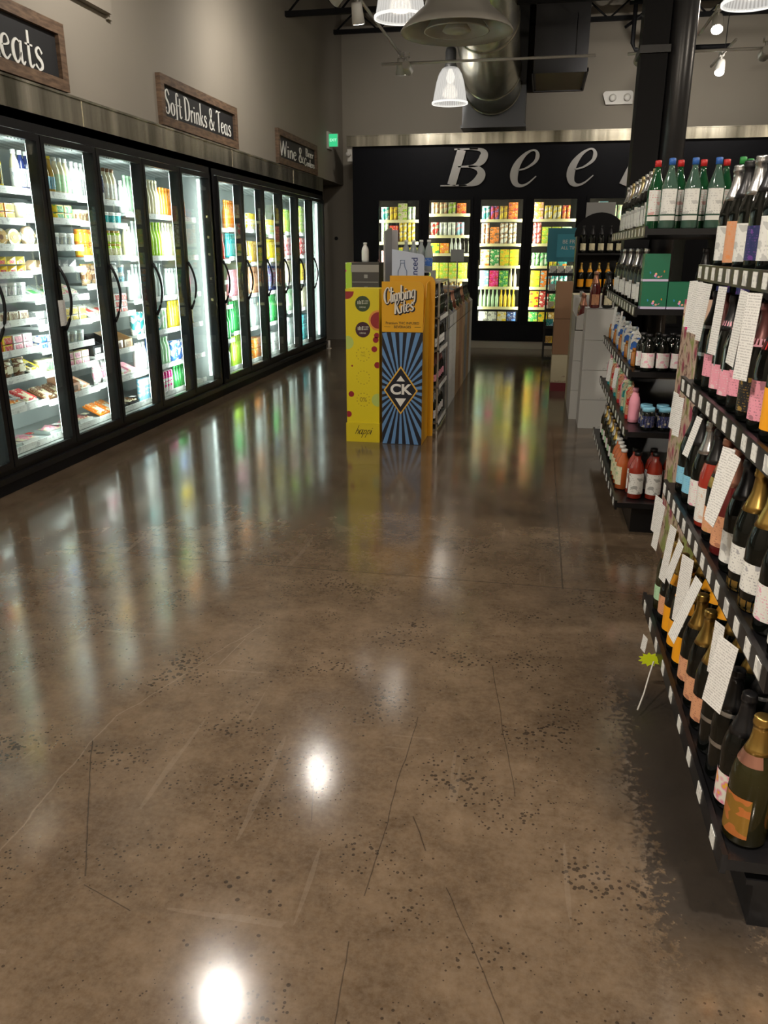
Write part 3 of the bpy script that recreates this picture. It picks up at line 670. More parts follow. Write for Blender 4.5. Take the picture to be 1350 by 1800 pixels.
def fill_run(spec, start, end, place_at, where, parts, hmax, rows=1, jit=.002, stack=1, stretch=True):
    """spec: list of (kind, body, label, cap, count); place along from start to end"""
    p = start; i = 0; used = set()
    while p < end and i < len(spec) * 3:
        k, b_, l_, c_, n = spec[i % len(spec)]; i += 1
        K = KIND[k]; key = (k, b_, l_, c_)
        if key in used: continue
        used.add(key)
        st_n = stack if K['h'] * stack < hmax else 1
        if stretch and k in ('tub', 'block_pack', 'jar', 'cheese_wedge', 'drink_multipack'): st_n = max(1, min(3 if k != 'cheese_wedge' else 2, int((hmax - .02) / K['h'])))
        sc = min(1.0, (hmax - .008) / K['h'])
        if stretch and st_n == 1: sc = min(1.3, (hmax - .02) / K['h'])
        lab = desc(*key) + where
        for q in range(n):
            if p + K['w'] > end + .012: break
            for s_ in range(st_n):
                for r_ in range(rows):
                    x, y, z, rz = place_at(p + K['w'] / 2, K['d'] / 2 + r_ * (K['d'] + .004), s_ * (K['h'] + .001))
                    place(k, b_, l_, c_, (x, y, z), rz + random.uniform(-.03, .03) * (0 if 'pack' in k else 3), lab, None, (lab[:46] + ' facing'), parts, (1, 1, sc) if abs(sc - 1) > .01 else None)
            p += K['w'] + .004
        else:
            p += .004
    return p

# products of the wall cooler, door by door, top shelf first
W_, Y_ = 'white', 'yellow'
COOLER = {
 1: [[('juice_bottle', 'yellow', 'black', 'black', 9)], [('block_pack', 'cream', 'black', 'cream', 2), ('block_pack', 'orange', 'yellow', 'orange', 4)],
     [('boxed_cheese', 'white', 'green', 'white', 2), ('boxed_cheese', 'red', 'yellow', 'green', 1), ('boxed_cheese', 'cream', 'gold', 'brown', 2)],
     [('cheese_wedge', 'cream', 'white', 'gold', 4), ('cheese_wedge', 'yellow', 'red', 'white', 3)], [('tub', 'white', 'green', 'clear', 3), ('tub', 'clear', 'white', 'white', 4)],
     [('block_pack', 'tan', 'white', 'gold', 3), ('block_pack', 'cream', 'brown', 'white', 3)], [('block_pack', 'red', 'yellow', 'red', 1), ('block_pack', 'yellow', 'red', 'gold', 3), ('block_pack', 'white', 'pink', 'white', 2)],
     [('flat_pack', 'pink', 'white', 'white', 2), ('pillow_bag', 'brown', 'cream', 'gold', 2), ('flat_pack', 'yellow', 'black', 'white', 2)],
     [('flat_pack', 'meat', 'white', 'red', 2), ('meat_tray', 'orange', 'white', 'white', 1), ('flat_pack', 'red', 'cream', 'white', 2)], [('meat_tray', 'meat', 'white', 'clear', 2), ('meat_tray', 'pink', 'red', 'white', 2)]],
 2: [[('juice_bottle', 'cream', 'white', 'white', 1), ('juice_bottle', 'navy', 'white', 'white', 3), ('long_neck_bottle', 'gold', 'skyblue', 'yellow', 3), ('juice_bottle', 'cream', 'palegreen', 'white', 3)],
     [('tub', 'cream', 'white', 'white', 2), ('tub', 'pink', 'white', 'cream', 2), ('block_pack', 'yellow', 'green', 'yellow', 3)],
     [('boxed_cheese', 'tan', 'white', 'tan', 1), ('cheese_wedge', 'cream', 'navy', 'white', 1), ('tub', 'brown', 'white', 'white', 1), ('tub', 'white', 'grey', 'white', 4)],
     [('cheese_wedge', 'tan', 'white', 'cream', 3), ('cheese_wedge', 'grey', 'white', 'black', 3)], [('flat_pack', 'clear', 'green', 'white', 2), ('flat_pack', 'cream', 'white', 'white', 3)],
     [('block_pack', 'grey', 'white', 'white', 2), ('block_pack', 'cream', 'yellow', 'cream', 4)], [('block_pack', 'white', 'blue', 'white', 3), ('tub', 'clear', 'grey', 'clear', 3)],
     [('tub', 'cream', 'palegreen', 'cream', 3), ('block_pack', 'cream', 'pink', 'yellow', 3)], [('flat_pack', 'brown', 'cream', 'brown', 2), ('cardboard_tray', 'peach', 'brown', 'meat', 1), ('flat_pack', 'peach', 'white', 'white', 1)],
     [('meat_tray', 'pink', 'white', 'clear', 2), ('meat_tray', 'meat', 'cream', 'white', 2)]],
 3: [[('juice_bottle', 'white', 'grey', 'white', 4), ('tall_can', 'white', 'navy', 'silver', 3), ('juice_bottle', 'cream', 'white', 'brown', 4)],
     [('tub', 'cream', 'brown', 'cream', 2), ('tub', 'white', 'teal', 'white', 5)], [('jar', 'orange', 'yellow', 'orange', 3), ('jar', 'amber', 'white', 'red', 2), ('jar', 'lime', 'cream', 'gold', 4)],
     [('pillow_bag', 'tan', 'brown', 'gold', 2), ('pillow_bag', 'grey', 'white', 'white', 2), ('tub', 'white', 'skyblue', 'white', 3)],
     [('flat_pack', 'white', 'red', 'white', 2), ('block_pack', 'white', 'red', 'pink', 4)], [('cardboard_tray', 'black', 'white', 'grey', 2), ('cardboard_tray', 'tan', 'brown', 'tan', 2)],
     [('pillow_bag', 'white', 'pink', 'white', 2), ('flat_pack', 'pink', 'white', 'white', 3)], [('flat_pack', 'orange', 'white', 'orange', 2), ('meat_tray', 'brown', 'white', 'black', 2)]],
 4: [[('juice_bottle', 'white', 'cream', 'white', 1), ('long_neck_bottle', 'palegreen', 'yellow', 'green', 5), ('long_neck_bottle', 'cream', 'red', 'maroon', 5)],
     [('juice_bottle', 'cream', 'white', 'white', 2), ('long_neck_bottle', 'clear', 'white', 'red', 5), ('long_neck_bottle', 'lime', 'cream', 'palegreen', 4)],
     [('juice_bottle', 'clear', 'white', 'white', 1), ('long_neck_bottle', 'clear', 'green', 'green', 9)], [('can_pack', 'white', 'teal', 'white', 4), ('can_pack', 'palegreen', 'white', 'white', 2)],
     [('juice_bottle', 'white', 'maroon', 'maroon', 3), ('long_neck_bottle', 'blue', 'skyblue', 'blue', 4), ('juice_bottle', 'palegreen', 'white', 'white', 3)],
     [('tall_can', 'skyblue', 'white', 'silver', 4), ('tall_can', 'orange', 'blue', 'silver', 3), ('tall_can', 'white', 'magenta', 'silver', 4)]],
 5: [[('juice_bottle', 'orange', 'white', 'orange', 5), ('juice_bottle', 'amber', 'orange', 'white', 5)], [('long_neck_bottle', 'cream', 'yellow', 'gold', 4), ('long_neck_bottle', 'lime', 'green', 'white', 5)],
     [('juice_bottle', 'clear', 'palegreen', 'white', 4), ('juice_bottle', 'pink', 'magenta', 'magenta', 5)], [('juice_bottle', 'yellow', 'white', 'yellow', 9)],
     [('can_pack', 'blue', 'white', 'white', 3), ('can_pack', 'skyblue', 'blue', 'white', 2)], [('long_neck_bottle', 'green', 'yellow', 'black', 5), ('long_neck_bottle', 'lime', 'yellow', 'green', 5)]],
 6: [[('juice_bottle', 'orange', 'yellow', 'orange', 4), ('juice_bottle', 'yellow', 'orange', 'red', 4)], [('long_neck_bottle', 'peach', 'white', 'brown', 5), ('long_neck_bottle', 'red', 'white', 'red', 5)],
     [('long_neck_bottle', 'palegreen', 'cream', 'white', 9)], [('drink_multipack', 'yellow', 'lime', 'white', 2), ('drink_multipack', 'peach', 'red', 'white', 2)],
     [('drink_multipack', 'green', 'palegreen', 'white', 1), ('drink_multipack', 'orange', 'pink', 'white', 2), ('wine_bottle', 'green', 'white', 'black', 4)], [('wine_bottle', 'clear', 'white', 'maroon', 8)]],
 7: [[('long_neck_bottle', 'orange', 'cream', 'red', 5), ('long_neck_bottle', 'clear', 'skyblue', 'orange', 5)], [('long_neck_bottle', 'teal', 'white', 'black', 5), ('juice_bottle', 'brown', 'cream', 'white', 5)],
     [('long_neck_bottle', 'pink', 'red', 'pink', 5), ('wine_bottle', 'clear', 'cream', 'green', 4)], [('wine_bottle', 'green', 'white', 'black', 4), ('wine_bottle', 'palegreen', 'orange', 'gold', 5)], [('wine_bottle', 'lime', 'yellow', 'green', 9)]],
 8: [[('tall_can', 'cream', 'yellow', 'silver', 6), ('tall_can', 'lime', 'cream', 'silver', 6)], [('juice_bottle', 'gold', 'cream', 'brown', 5), ('juice_bottle', 'yellow', 'black', 'gold', 5)],
     [('wine_bottle', 'peach', 'white', 'black', 5), ('wine_bottle', 'black', 'cream', 'gold', 5)], [('wine_bottle', 'clear', 'white', 'black', 4), ('wine_bottle', 'teal', 'skyblue', 'blue', 5)], [('drink_multipack', 'orange', 'tan', 'white', 2), ('drink_multipack', 'grey', 'white', 'white', 3)]],
 9: [[('tall_can', 'palegreen', 'yellow', 'silver', 6), ('wine_bottle', 'black', 'white', 'black', 5)], [('long_neck_bottle', 'yellow', 'white', 'yellow', 9)],
     [('wine_bottle', 'navy', 'cream', 'black', 5), ('wine_bottle', 'teal', 'white', 'silver', 4)], [('wine_bottle', 'green', 'orange', 'orange', 4), ('wine_bottle', 'palegreen', 'white', 'black', 5)], [('drink_multipack', 'white', 'clear', 'white', 4)]],
 10: [[('long_neck_bottle', 'lime', 'white', 'palegreen', 10)], [('drink_multipack', 'pink', 'red', 'white', 4)], [('long_neck_bottle', 'cream', 'palegreen', 'white', 9)],
      [('long_neck_bottle', 'palegreen', 'teal', 'orange', 9)], [('wine_bottle', 'clear', 'black', 'black', 9)]],
 11: [[('drink_multipack', 'lime', 'cream', 'white', 4)], [('drink_multipack', 'red', 'white', 'white', 4)], [('drink_multipack', 'yellow', 'gold', 'black', 4)], [('long_neck_bottle', 'cream', 'lime', 'gold', 9)], [('drink_multipack', 'teal', 'navy', 'white', 4)]],
}
for k, shelves in COOLER.items():
    a, b = (DOORS_1 + DOORS_2)[k]
    zs = SHELVES[k]
    for i, z in enumerate(zs):
        hm = (zs[i - 1] if i else 2.26) - z - .03
        where = f' on {sname(i, len(zs))} shelf, {DN[k]} cooler door'
        fill_run(shelves[i], a + .006, b - (.15 if k in (5, 11) else .004), lambda p, d, h, z=z: (-3.578 - d, p, z - .003 + h, PI / 2), where, k <= 3, hm, rows=1, stack=2 if k in (10, 11) else 1)

# ------------------------------------------------------------ beer cooler in the back wall
YB = 13.5
BX = [-2.66, -1.835, -1.01, -.185, .66, 1.485]; BW = .745
m_ledb = emit('warm_white_led', (1.0, .93, .62), LED_BEER)
bc = thing('beer_cooler', 'black walk in beer cooler filling the back wall under large Beer letters', 'cooler', (0, YB + .4, 0))
fr = B(-3.05, BX[0], YB, YB + .04, .12, 3.12)
for i, x in enumerate(BX):
    fr.box(x, x + BW, YB, YB + .04, .12, .40).box(x, x + BW, YB, YB + .04, 2.355, 3.12)
    nx = BX[i + 1] if i + 1 < len(BX) else 7.0
    fr.box(x + BW, nx, YB, YB + .04, .12, 3.12)
fr.box(-3.05, 7.0, YB + .02, YB + .88, 3.08, 3.12).box(-3.05, -3.0, YB + .04, YB + .88, 0, 3.1)
obj('front_panel', fr, m_beer, bc)
obj('plinth', B(-3.05, 7.0, YB + .02, YB + .08, 0, .12), mat('grey_plinth', (.3, .27, .22), .4), bc)
obj('interior', B(-2.95, 2.4, YB + .84, YB + .88, .3, 2.6).box(-2.95, 2.4, YB + .05, YB + .84, .34, .38).box(-2.95, 2.4, YB + .05, YB + .84, 2.4, 2.44), m_blackmatte, bc)
BSH = {0: [2.02, 1.68, 1.34, 1.0, .68, .42], 1: [2.11, 1.78, 1.5, 1.1, .74, .42], 2: [2.02, 1.65, 1.31, .98, .66, .42], 3: [2.02, 1.65, 1.31, .98, .66, .42], 4: [2.02, 1.65, 1.31], 5: []}
for i, x in enumerate(BX):
    d = obj('door', B(x, x + .045, YB - .03, YB, .40, 2.355).box(x + BW - .045, x + BW, YB - .03, YB, .40, 2.355).box(x + .045, x + BW - .045, YB - .03, YB, .40, .445).box(x + .045, x + BW - .045, YB - .03, YB, 2.31, 2.355), m_beer, bc)
    obj('glass_pane', B(x + .045, x + BW - .045, YB - .018, YB - .012, .445, 2.31), glass_pane, d)
    obj('handle', MB().tube([(x + .03, YB - .03, 1.0), (x + .03, YB - .075, 1.04), (x + .03, YB - .08, 1.2), (x + .03, YB - .075, 1.36), (x + .03, YB - .03, 1.4)], .011, 8), m_black, d)
    for xx in (x + .012, x + BW - .012):
        obj('led_strip', B(xx - .006, xx + .006, YB + .045, YB + .06, .45, 2.32), m_ledb, bc)
        if i < 5: led_light((xx, YB + .062, 1.36), (0, 0, 0), P_LED_BEER, (1, .95, .66), bc, 1.85, yaw=(.5 if xx < x + .3 else -.5, 1, 0))
    for z in BSH[i]:
        s_ = obj('shelf', B(x + .03, x + BW - .03, YB + .12, YB + .78, z - .02, z - .004), m_blackmatte, bc)
        obj('price_rail', B(x + .03, x + BW - .03, YB + .108, YB + .12, z - .04, z + .004), mat('cream_price_rail', (.8, .74, .45), .5), s_)
mb = MB()
S1 = (.5, .53)
def beer_letter(glyph, x, z, sx, sz, sl): 
    mbx = MB()
    for st in glyph: stroke(mbx, st, sx, sz, x, z, sl, YB - .03, YB, 1.0)
    return mbx
GB = [[(.12, .97, .22), (.12, .03, .22)], [(-.14, 0.015, .035), (.5, .015, .035)], [(-.06, .985, .035), (.5, .985, .035)],
      [(.3, .985, .04), (.56, .96, .08), (.68, .84, .2), (.66, .66, .19), (.5, .535, .07), (.15, .52, .035)], [(.4, .53, .04), (.64, .46, .12), (.76, .3, .22), (.7, .12, .2), (.5, .02, .06), (.3, .015, .035)]]
GE = [[(.12, .44, .04), (.36, .5, .05), (.58, .66, .09), (.62, .82, .12), (.55, .95, .07), (.42, .98, .05), (.22, .86, .1), (.06, .6, .2), (.03, .32, .24), (.13, .09, .17), (.32, .01, .08), (.52, .08, .05), (.72, .27, .03)]]
GR = [[(.13, .85, .04), (.3, .97, .09)], [(.33, .97, .16), (.16, .0, .22)], [(.28, .6, .04), (.46, .9, .07), (.6, .98, .1), (.68, .88, .14)]]
m_sil = mat('silver_grey_letter', (.36, .35, .34), .5, .2)
for gl, xx, zz, sx, sz, sl, nm in ((GB, -1.53, 2.515, .66, .54, .24, 'B'), (GE, -.52, 2.50, .5, .52, .2, 'e'), (GE, .34, 2.50, .5, .52, .2, 'e'), (GR, 1.09, 2.50, .55, .50, .2, 'r')):
    obj('letter', beer_letter(gl, xx, zz, sx, sz, sl), m_sil, bc)
# beers
BEER = {
 0: [[('can_pack', 'teal', 'white', 'orange', 1), ('can_pack', 'yellow', 'gold', 'white', 1), ('drink_multipack', 'cream', 'lime', 'cream', 1), ('can_pack', 'white', 'palegreen', 'white', 3)],
     [('can_pack', 'palegreen', 'white', 'white', 1), ('drink_multipack', 'red', 'orange', 'black', 1), ('can_pack', 'yellow', 'cream', 'white', 3)],
     [('can_pack', 'pink', 'white', 'magenta', 1), ('drink_multipack', 'yellow', 'lime', 'white', 4)], [('drink_multipack', 'orange', 'cream', 'white', 5)], [], []],
 1: [[('can_pack', 'cream', 'peach', 'white', 2), ('can_pack', 'lime', 'cream', 'white', 1), ('drink_multipack', 'orange', 'red', 'white', 1), ('can_pack', 'pink', 'orange', 'cream', 1)],
     [('can_pack', 'red', 'palegreen', 'green', 1), ('can_pack', 'clear', 'white', 'white', 2), ('can_pack', 'skyblue', 'pink', 'white', 1), ('can_pack', 'yellow', 'palegreen', 'white', 1)],
     [('drink_multipack', 'yellow', 'green', 'white', 1), ('drink_multipack', 'orange', 'yellow', 'white', 1), ('long_neck_bottle', 'clear', 'white', 'silver', 3), ('long_neck_bottle', 'black', 'brown', 'black', 3)],
     [('drink_multipack', 'lime', 'yellow', 'white', 5)], [('can_pack', 'gold', 'cream', 'white', 5)], []],
 2: [[('can_pack', 'teal', 'white', 'white', 1), ('can_pack', 'red', 'purple', 'red', 1), ('can_pack', 'yellow', 'gold', 'yellow', 1), ('drink_multipack', 'orange', 'red', 'white', 2)],
     [('can_pack', 'peach', 'white', 'brown', 1), ('drink_multipack', 'orange', 'brown', 'white', 1), ('can_pack', 'white', 'tan', 'orange', 2), ('can_pack', 'gold', 'yellow', 'white', 2)],
     [('drink_multipack', 'palegreen', 'orange', 'white', 1), ('drink_multipack', 'green', 'cream', 'black', 1), ('drink_multipack', 'yellow', 'lime', 'white', 2), ('drink_multipack', 'orange', 'lime', 'white', 1)],
     [('drink_multipack', 'skyblue', 'white', 'white', 1), ('drink_multipack', 'magenta', 'red', 'purple', 1), ('drink_multipack', 'green', 'lime', 'green', 1), ('long_neck_bottle', 'cream', 'white', 'brown', 3)],
     [('long_neck_bottle', 'palegreen', 'white', 'white', 5), ('long_neck_bottle', 'yellow', 'gold', 'black', 4), ('long_neck_bottle', 'skyblue', 'white', 'blue', 2)],
     [('drink_multipack', 'white', 'grey', 'black', 2), ('drink_multipack', 'cream', 'yellow', 'white', 1), ('drink_multipack', 'navy', 'blue', 'white', 1)]],
 3: [[('drink_multipack', 'gold', 'pink', 'white', 1), ('can_pack', 'cream', 'yellow', 'white', 2), ('can_pack', 'orange', 'red', 'white', 1), ('can_pack', 'peach', 'green', 'red', 1)],
     [('can_pack', 'pink', 'red', 'white', 1), ('drink_multipack', 'lime', 'yellow', 'white', 2), ('drink_multipack', 'palegreen', 'cream', 'white', 2)],
     [('can_pack', 'palegreen', 'green', 'white', 2), ('can_pack', 'yellow', 'lime', 'yellow', 1), ('drink_multipack', 'teal', 'orange', 'white', 2)],
     [('drink_multipack', 'yellow', 'lime', 'black', 1), ('drink_multipack', 'orange', 'skyblue', 'orange', 1), ('can_pack', 'teal', 'white', 'black', 2)],
     [('drink_multipack', 'yellow', 'red', 'white', 1), ('drink_multipack', 'red', 'white', 'white', 1), ('drink_multipack', 'green', 'cream', 'white', 2)],
     [('drink_multipack', 'green', 'lime', 'green', 1), ('drink_multipack', 'yellow', 'green', 'yellow', 1), ('drink_multipack', 'gold', 'cream', 'brown', 2)]],
 4: [[('can_pack', 'lime', 'black', 'white', 1), ('drink_multipack', 'skyblue', 'white', 'skyblue', 1), ('can_pack', 'palegreen', 'cream', 'white', 2)], [('can_pack', 'white', 'palegreen', 'white', 5)], [('drink_multipack', 'palegreen', 'teal', 'white', 4)]],
 5: []}
for i, shelves in BEER.items():
    for j, sp in enumerate(shelves):
        if not sp: continue
        zs = BSH[i]; z = zs[j]; hm = (zs[j - 1] if j else 2.33) - z - .02
        fill_run(sp, BX[i] + .05, BX[i] + BW - .05, lambda p, d, h, z=z: (p, YB + .13 + d, z - .003 + h, 0), f' on {sname(j, len(zs))} shelf, {DN[i + 1]} beer door', False, hm, 1, stack=2)

# ------------------------------------------------------------ champagne bottles
PROF = [(.030, 0), (.040, .003), (.043, .010), (.043, .150), (.0415, .172), (.036, .195), (.027, .222), (.019, .245), (.0155, .265), (.0145, .288)]
def bottle_proto(name, glass, foil, labels, foil_z=.205, foilm=None, h=.31, parts_only=None):
    """labels: list of (part name, z0, z1, half angle, material)"""
    r = bpy.data.objects.new(name, None); ORG[r.name] = (0, 0, 0); r.empty_display_size = .03
    k = h / .31
    def rad(z):
        z /= k
        for (r0, z0), (r1, z1) in zip(PROF, PROF[1:]):
            if z0 <= z <= z1: return r0 + (r1 - r0) * (z - z0) / (z1 - z0)
        return .0155
    def part(nm, mb, m):
        me = mb.mesh(nm); me.materials.append(m); o = bpy.data.objects.new(nm, me); ORG[o.name] = (0, 0, 0); reg(o, r); return o
    mb = MB(); mb.lathe([(a, b * k) for a, b in PROF], 24); part('glass_body', mb, glass)
    if foil:
        zz = [foil_z + (.288 - foil_z) * q / 6 for q in range(7)]
        pf = [(rad(z * k) + .0008, z * k) for z in zz] + [(.0175, .289 * k), (.0180, .296 * k), (.0165, .303 * k), (.0172, .306 * k), (.0145, .31 * k), (.004, .311 * k)]
        mb = MB(); mb.lathe(pf, 20); part('foil_capsule', mb, foil)
    for nm, z0, z1, half, m in labels:
        n = 5; pf = [(rad((z0 + (z1 - z0) * q / n) * k) + .0006, (z0 + (z1 - z0) * q / n) * k) for q in range(n + 1)]
        mb = MB(); mb.lathe(pf, 14, 0, a0=-PI / 2 - half, a1=-PI / 2 + half, caps=False); part(nm, mb, m)
    return r
m_goldfoil = mat('gold_foil', (.55, .36, .1), .28, .9); m_silfoil = mat('silver_foil', (.5, .5, .5), .25, .9); m_blackfoil = mat('black_foil', (.02, .02, .022), .3, .3)
m_rosefoil = mat('rose_copper_foil', (.5, .24, .17), .3, .8); m_pinkfoil = mat('deep_rose_foil', (.16, .055, .05), .35, .4); m_cream = mat('champagne_foil', (.6, .48, .25), .3, .8)
m_rose = mat('rose_wine_glass', (.36, .035, .02), .07, Coat_Weight=.6); m_olive = mat('olive_bottle_glass', (.022, .02, .006), .08, Coat_Weight=.15)
def LB(c, ink='black', s=.8): return label_m(c, ink, s)
BT = {
 'green': bottle_proto('champagne_bottle', m_olive, m_goldfoil, [('front_label', .045, .1, .9, LB('palegreen', 'green'))]),
 'peach': bottle_proto('champagne_bottle', dark_glass, m_goldfoil, [('front_label', .04, .11, .9, LB('peach', 'brown'))]),
 'orange': bottle_proto('champagne_bottle', dark_glass, m_goldfoil, [('front_label', .03, .12, 1.1, mat('orange_yellow_label', (.9, .38, .01), .45)), ('neck_label', .2, .235, 1.2, mat('orange_yellow_label', (0, 0, 0)))], foil_z=.235),
 'rose': bottle_proto('champagne_bottle', dark_glass, m_goldfoil, [('front_label', .03, .105, 1.0, LB('peach', 'maroon'))]),
 'silver': bottle_proto('champagne_bottle', dark_glass, m_blackfoil, [('front_label', .1, .112, 1.2, m_silfoil), ('neck_label', .19, .2, 1.3, m_silfoil)]),
 'floral': bottle_proto('champagne_bottle', dark_glass, m_blackfoil, [('front_label', .02, .1, 1.2, None)]),
 'gold': bottle_proto('champagne_bottle', m_olive, m_goldfoil, [('front_label', .025, .125, 1.1, None), ('neck_label', .2, .225, 1.4, m_rosefoil)], foil_z=.225),
 'blue': bottle_proto('champagne_bottle', dark_glass, m_blackfoil, [('front_label', .04, .1, 1.0, LB('skyblue', 'blue'))]),
 'white': bottle_proto('champagne_bottle', dark_glass, m_silfoil, [('front_label', .035, .12, 1.0, LB('white', 'magenta'))]),
 'rosewhite': bottle_proto('rose_wine_bottle', m_rose, m_blackfoil, [('front_label', .02, .13, 1.2, LB('white', 'peach'))]),
 'medal': bottle_proto('champagne_bottle', dark_glass, m_rosefoil, [('front_label', .03, .105, .8, LB('peach', 'gold')), ('medallion', .165, .195, .45, m_goldfoil)]),
 'rosepeach': bottle_proto('rose_wine_bottle', mat('deep_rose_glass', (.13, .015, .015), .07, Coat_Weight=.6), m_rosefoil, [('front_label', .03, .12, .8, LB('peach', 'maroon'))]),
 'whiteround': bottle_proto('champagne_bottle', dark_glass, m_blackfoil, [('front_label', .03, .115, .95, LB('white', 'grey', 1.2))]),
 'whitegold': bottle_proto('champagne_bottle', dark_glass, m_goldfoil, [('front_label', .05, .12, .9, LB('white', 'navy')), ('base_band', .003, .03, 2.8, m_goldfoil)]),
 'pink': bottle_proto('champagne_bottle', dark_glass, m_pinkfoil, [('front_label', .05, .12, 1.1, LB('pink', 'maroon'))]),
 'stripe': bottle_proto('champagne_bottle', dark_glass, m_blackfoil, [('front_label', .03, .105, 1.0, LB('pink', 'white')), ('stripe', .1, .24, .07, m_silfoil), ('neck_label', .22, .245, 1.2, LB('pink', 'white'))]),
 'creamlab': bottle_proto('champagne_bottle', dark_glass, m_blackfoil, [('front_label', .03, .11, .9, LB('cream', 'black'))]),
 'blackbox': bottle_proto('champagne_bottle', dark_glass, m_pinkfoil, [('front_label', .03, .12, .9, LB('black', 'gold')), ('neck_label', .2, .22, 1.2, LB('pink', 'white'))]),
 'pinkbig': bottle_proto('champagne_bottle', dark_glass, m_blackfoil, [('front_label', .03, .13, 1.0, LB('pink', 'black')), ('neck_label', .205, .225, 1.2, mat('red_band', COL['red'], .4))]),
 'veuve': bottle_proto('champagne_bottle', dark_glass, m_goldfoil, [('front_label', .03, .13, 1.1, mat('orange_yellow_label', (0, 0, 0))), ('neck_label', .185, .215, 1.2, mat('orange_yellow_label', (0, 0, 0)))]),
 'topwhite': bottle_proto('champagne_bottle', dark_glass, m_silfoil, [('front_label', .025, .13, .8, LB('white', 'grey', 1.2))]),
 'toppeach': bottle_proto('champagne_bottle', dark_glass, m_blackfoil, [('front_label', .02, .14, .9, LB('peach', 'orange'))]),
 'toppurple': bottle_proto('champagne_bottle', dark_glass, m_blackfoil, [('front_label', .03, .12, .9, LB('navy', 'purple'))]),
 'topgold': bottle_proto('champagne_bottle', dark_glass, m_cream, [('front_label', .03, .14, .9, LB('white', 'grey', 1.2)), ('neck_label', .19, .22, 1.2, m_silfoil)]),
}
def fl():
    m = mat('floral_print_label', (.8, .78, .7), .5); nt = m.node_tree; n, l, b = nodes(m); v, x, y, z = coords(nt)
    vo = n.new('ShaderNodeTexVoronoi'); vo.inputs['Scale'].default_value = 55; l.new(v, vo.inputs['Vector'])
    hs = ramp(nt, vo.outputs['Distance'], [(.2, (.85, .5, .05)), (.35, (.8, .25, .4)), (.6, (.82, .8, .72))])
    l.new(hs, b.inputs['Base Color']); return m
def gold_label():
    m = mat('gold_orange_label', (.35, .2, .03), .35, .4); nt = m.node_tree; n, l, b = nodes(m); v, x, y, z = coords(nt)
    f = mth(nt, 'GREATER_THAN', noise(nt, v, 26, 1), .55); l.new(mixc(nt, f, (.36, .2, .035), (.65, .22, .06)), b.inputs['Base Color']); return m
for c in KIDS[BT['floral'].name]:
    if c.name.startswith('front_label'): c.data.materials.clear(); c.data.materials.append(fl())
for c in KIDS[BT['gold'].name]:
    if c.name.startswith('front_label'): c.data.materials.clear(); c.data.materials.append(gold_label())
BD = dict(green='olive bottle with pale green label, gold foil', peach='black bottle with peach label, gold foil', orange='black champagne bottle with orange label, gold foil', rose='black champagne bottle with dusty pink label',
    silver='black bottle with thin silver bands', floral='black bottle with flower print label', gold='large olive bottle with gold and orange label', blue='black bottle with sky blue label', white='black bottle with white label, silver foil',
    rosewhite='red rose wine bottle with wide white label', medal='black bottle with gold medallion, copper foil', rosepeach='deep rose bottle with peach label', whiteround='black bottle with rounded white label', whitegold='black bottle with white label, gold base band',
    pink='black bottle with pale pink label', stripe='black bottle with white stripe, pink label', creamlab='black bottle with cream label', blackbox='black bottle with gold lettered black label', pinkbig='black bottle with tall pink label', veuve='black bottle with bright orange label, orange neck band',
    topwhite='black bottle with tall white label, silver foil', toppeach='black bottle with peach and orange label', toppurple='black bottle with dark violet label', topgold='black bottle with champagne gold foil, white label')
def put_bottle(key, loc, rz, where, grp=None, sc=None):
    return dup(BT[key], loc, rz, BD[key] + where, 'bottle', grp, sc=sc)

# ------------------------------------------------------------ near champagne gondola
GZ = [1.49, 1.09, .685, .20]; GX = [.565, .55, .53, .50]; GY0, GY1 = 1.62, 3.14
ga = thing('shelf_gondola', 'near black shelf unit full of champagne bottles beside the aisle', 'shelving', (.8, 2.38, 0))
obj('base', B(.585, 1.3, GY0 + .02, GY1 - .02, 0, .15).box(.56, 1.32, GY0 + .0, GY1, .135, .15), m_black, ga)
obj('back_panel', B(.985, 1.0, GY0, GY1, .15, 1.85), m_blackmatte, ga)
def price_shelf(g, x0, x1, y0, y1, z, ntag, talk=(), lean=.0, tagw=.045):
    s_ = obj('shelf', B(x0 + .012, x1, y0, y1, z - .03, z).box(x0 - .002, x0 + .012, y0, y1, z - .042, z + .012), m_black, g)
    pitch = (y1 - y0) / ntag
    for i in range(ntag):
        yc = y0 + (i + .5) * pitch + random.uniform(-.008, .008)
        obj('price_tag', B(x0 - .0045, x0 - .0025, yc - tagw / 2, yc + tagw / 2, z - .034, z + .006), m_tag, s_)
    for (yc, w, h, dx) in talk:
        M = Matrix.Translation((x0 - .022, yc, z - .043)) @ Matrix.Rotation(random.uniform(-.12, .12), 4, 'X') @ Matrix.Rotation(dx, 4, 'Y') @ Matrix.Rotation(.26 + random.uniform(-.2, .15), 4, 'Z')
        obj('shelf_talker_card', B(-.0006, .0006, -w / 2, w / 2, -h, 0, M=M), m_cardw, s_)
    return s_
TALK = [[(3.08, .05, .16, .05), (2.98, .06, .17, .08), (2.89, .06, .17, .06), (2.80, .06, .18, .1), (2.60, .06, .2, .05), (2.33, .06, .2, .05), (2.22, .06, .22, .05)],
        [(3.08, .045, .14, .02), (2.98, .05, .14, .05), (2.62, .05, .13, .25), (2.2, .06, .2, .15), (2.12, .05, .2, .2)],
        [(3.07, .06, .15, .02), (2.98, .06, .18, .08), (2.72, .06, .2, .1), (2.56, .06, .14, .2), (2.43, .07, .22, .05), (2.25, .07, .2, .3), (1.96, .05, .14, .05), (1.86, .075, .18, .12)],
        [(2.84, .04, .06, .1)]]
for i in range(4):
    price_shelf(ga, GX[i], .985, GY0, GY1, GZ[i], [14, 13, 14, 9][i], TALK[i])
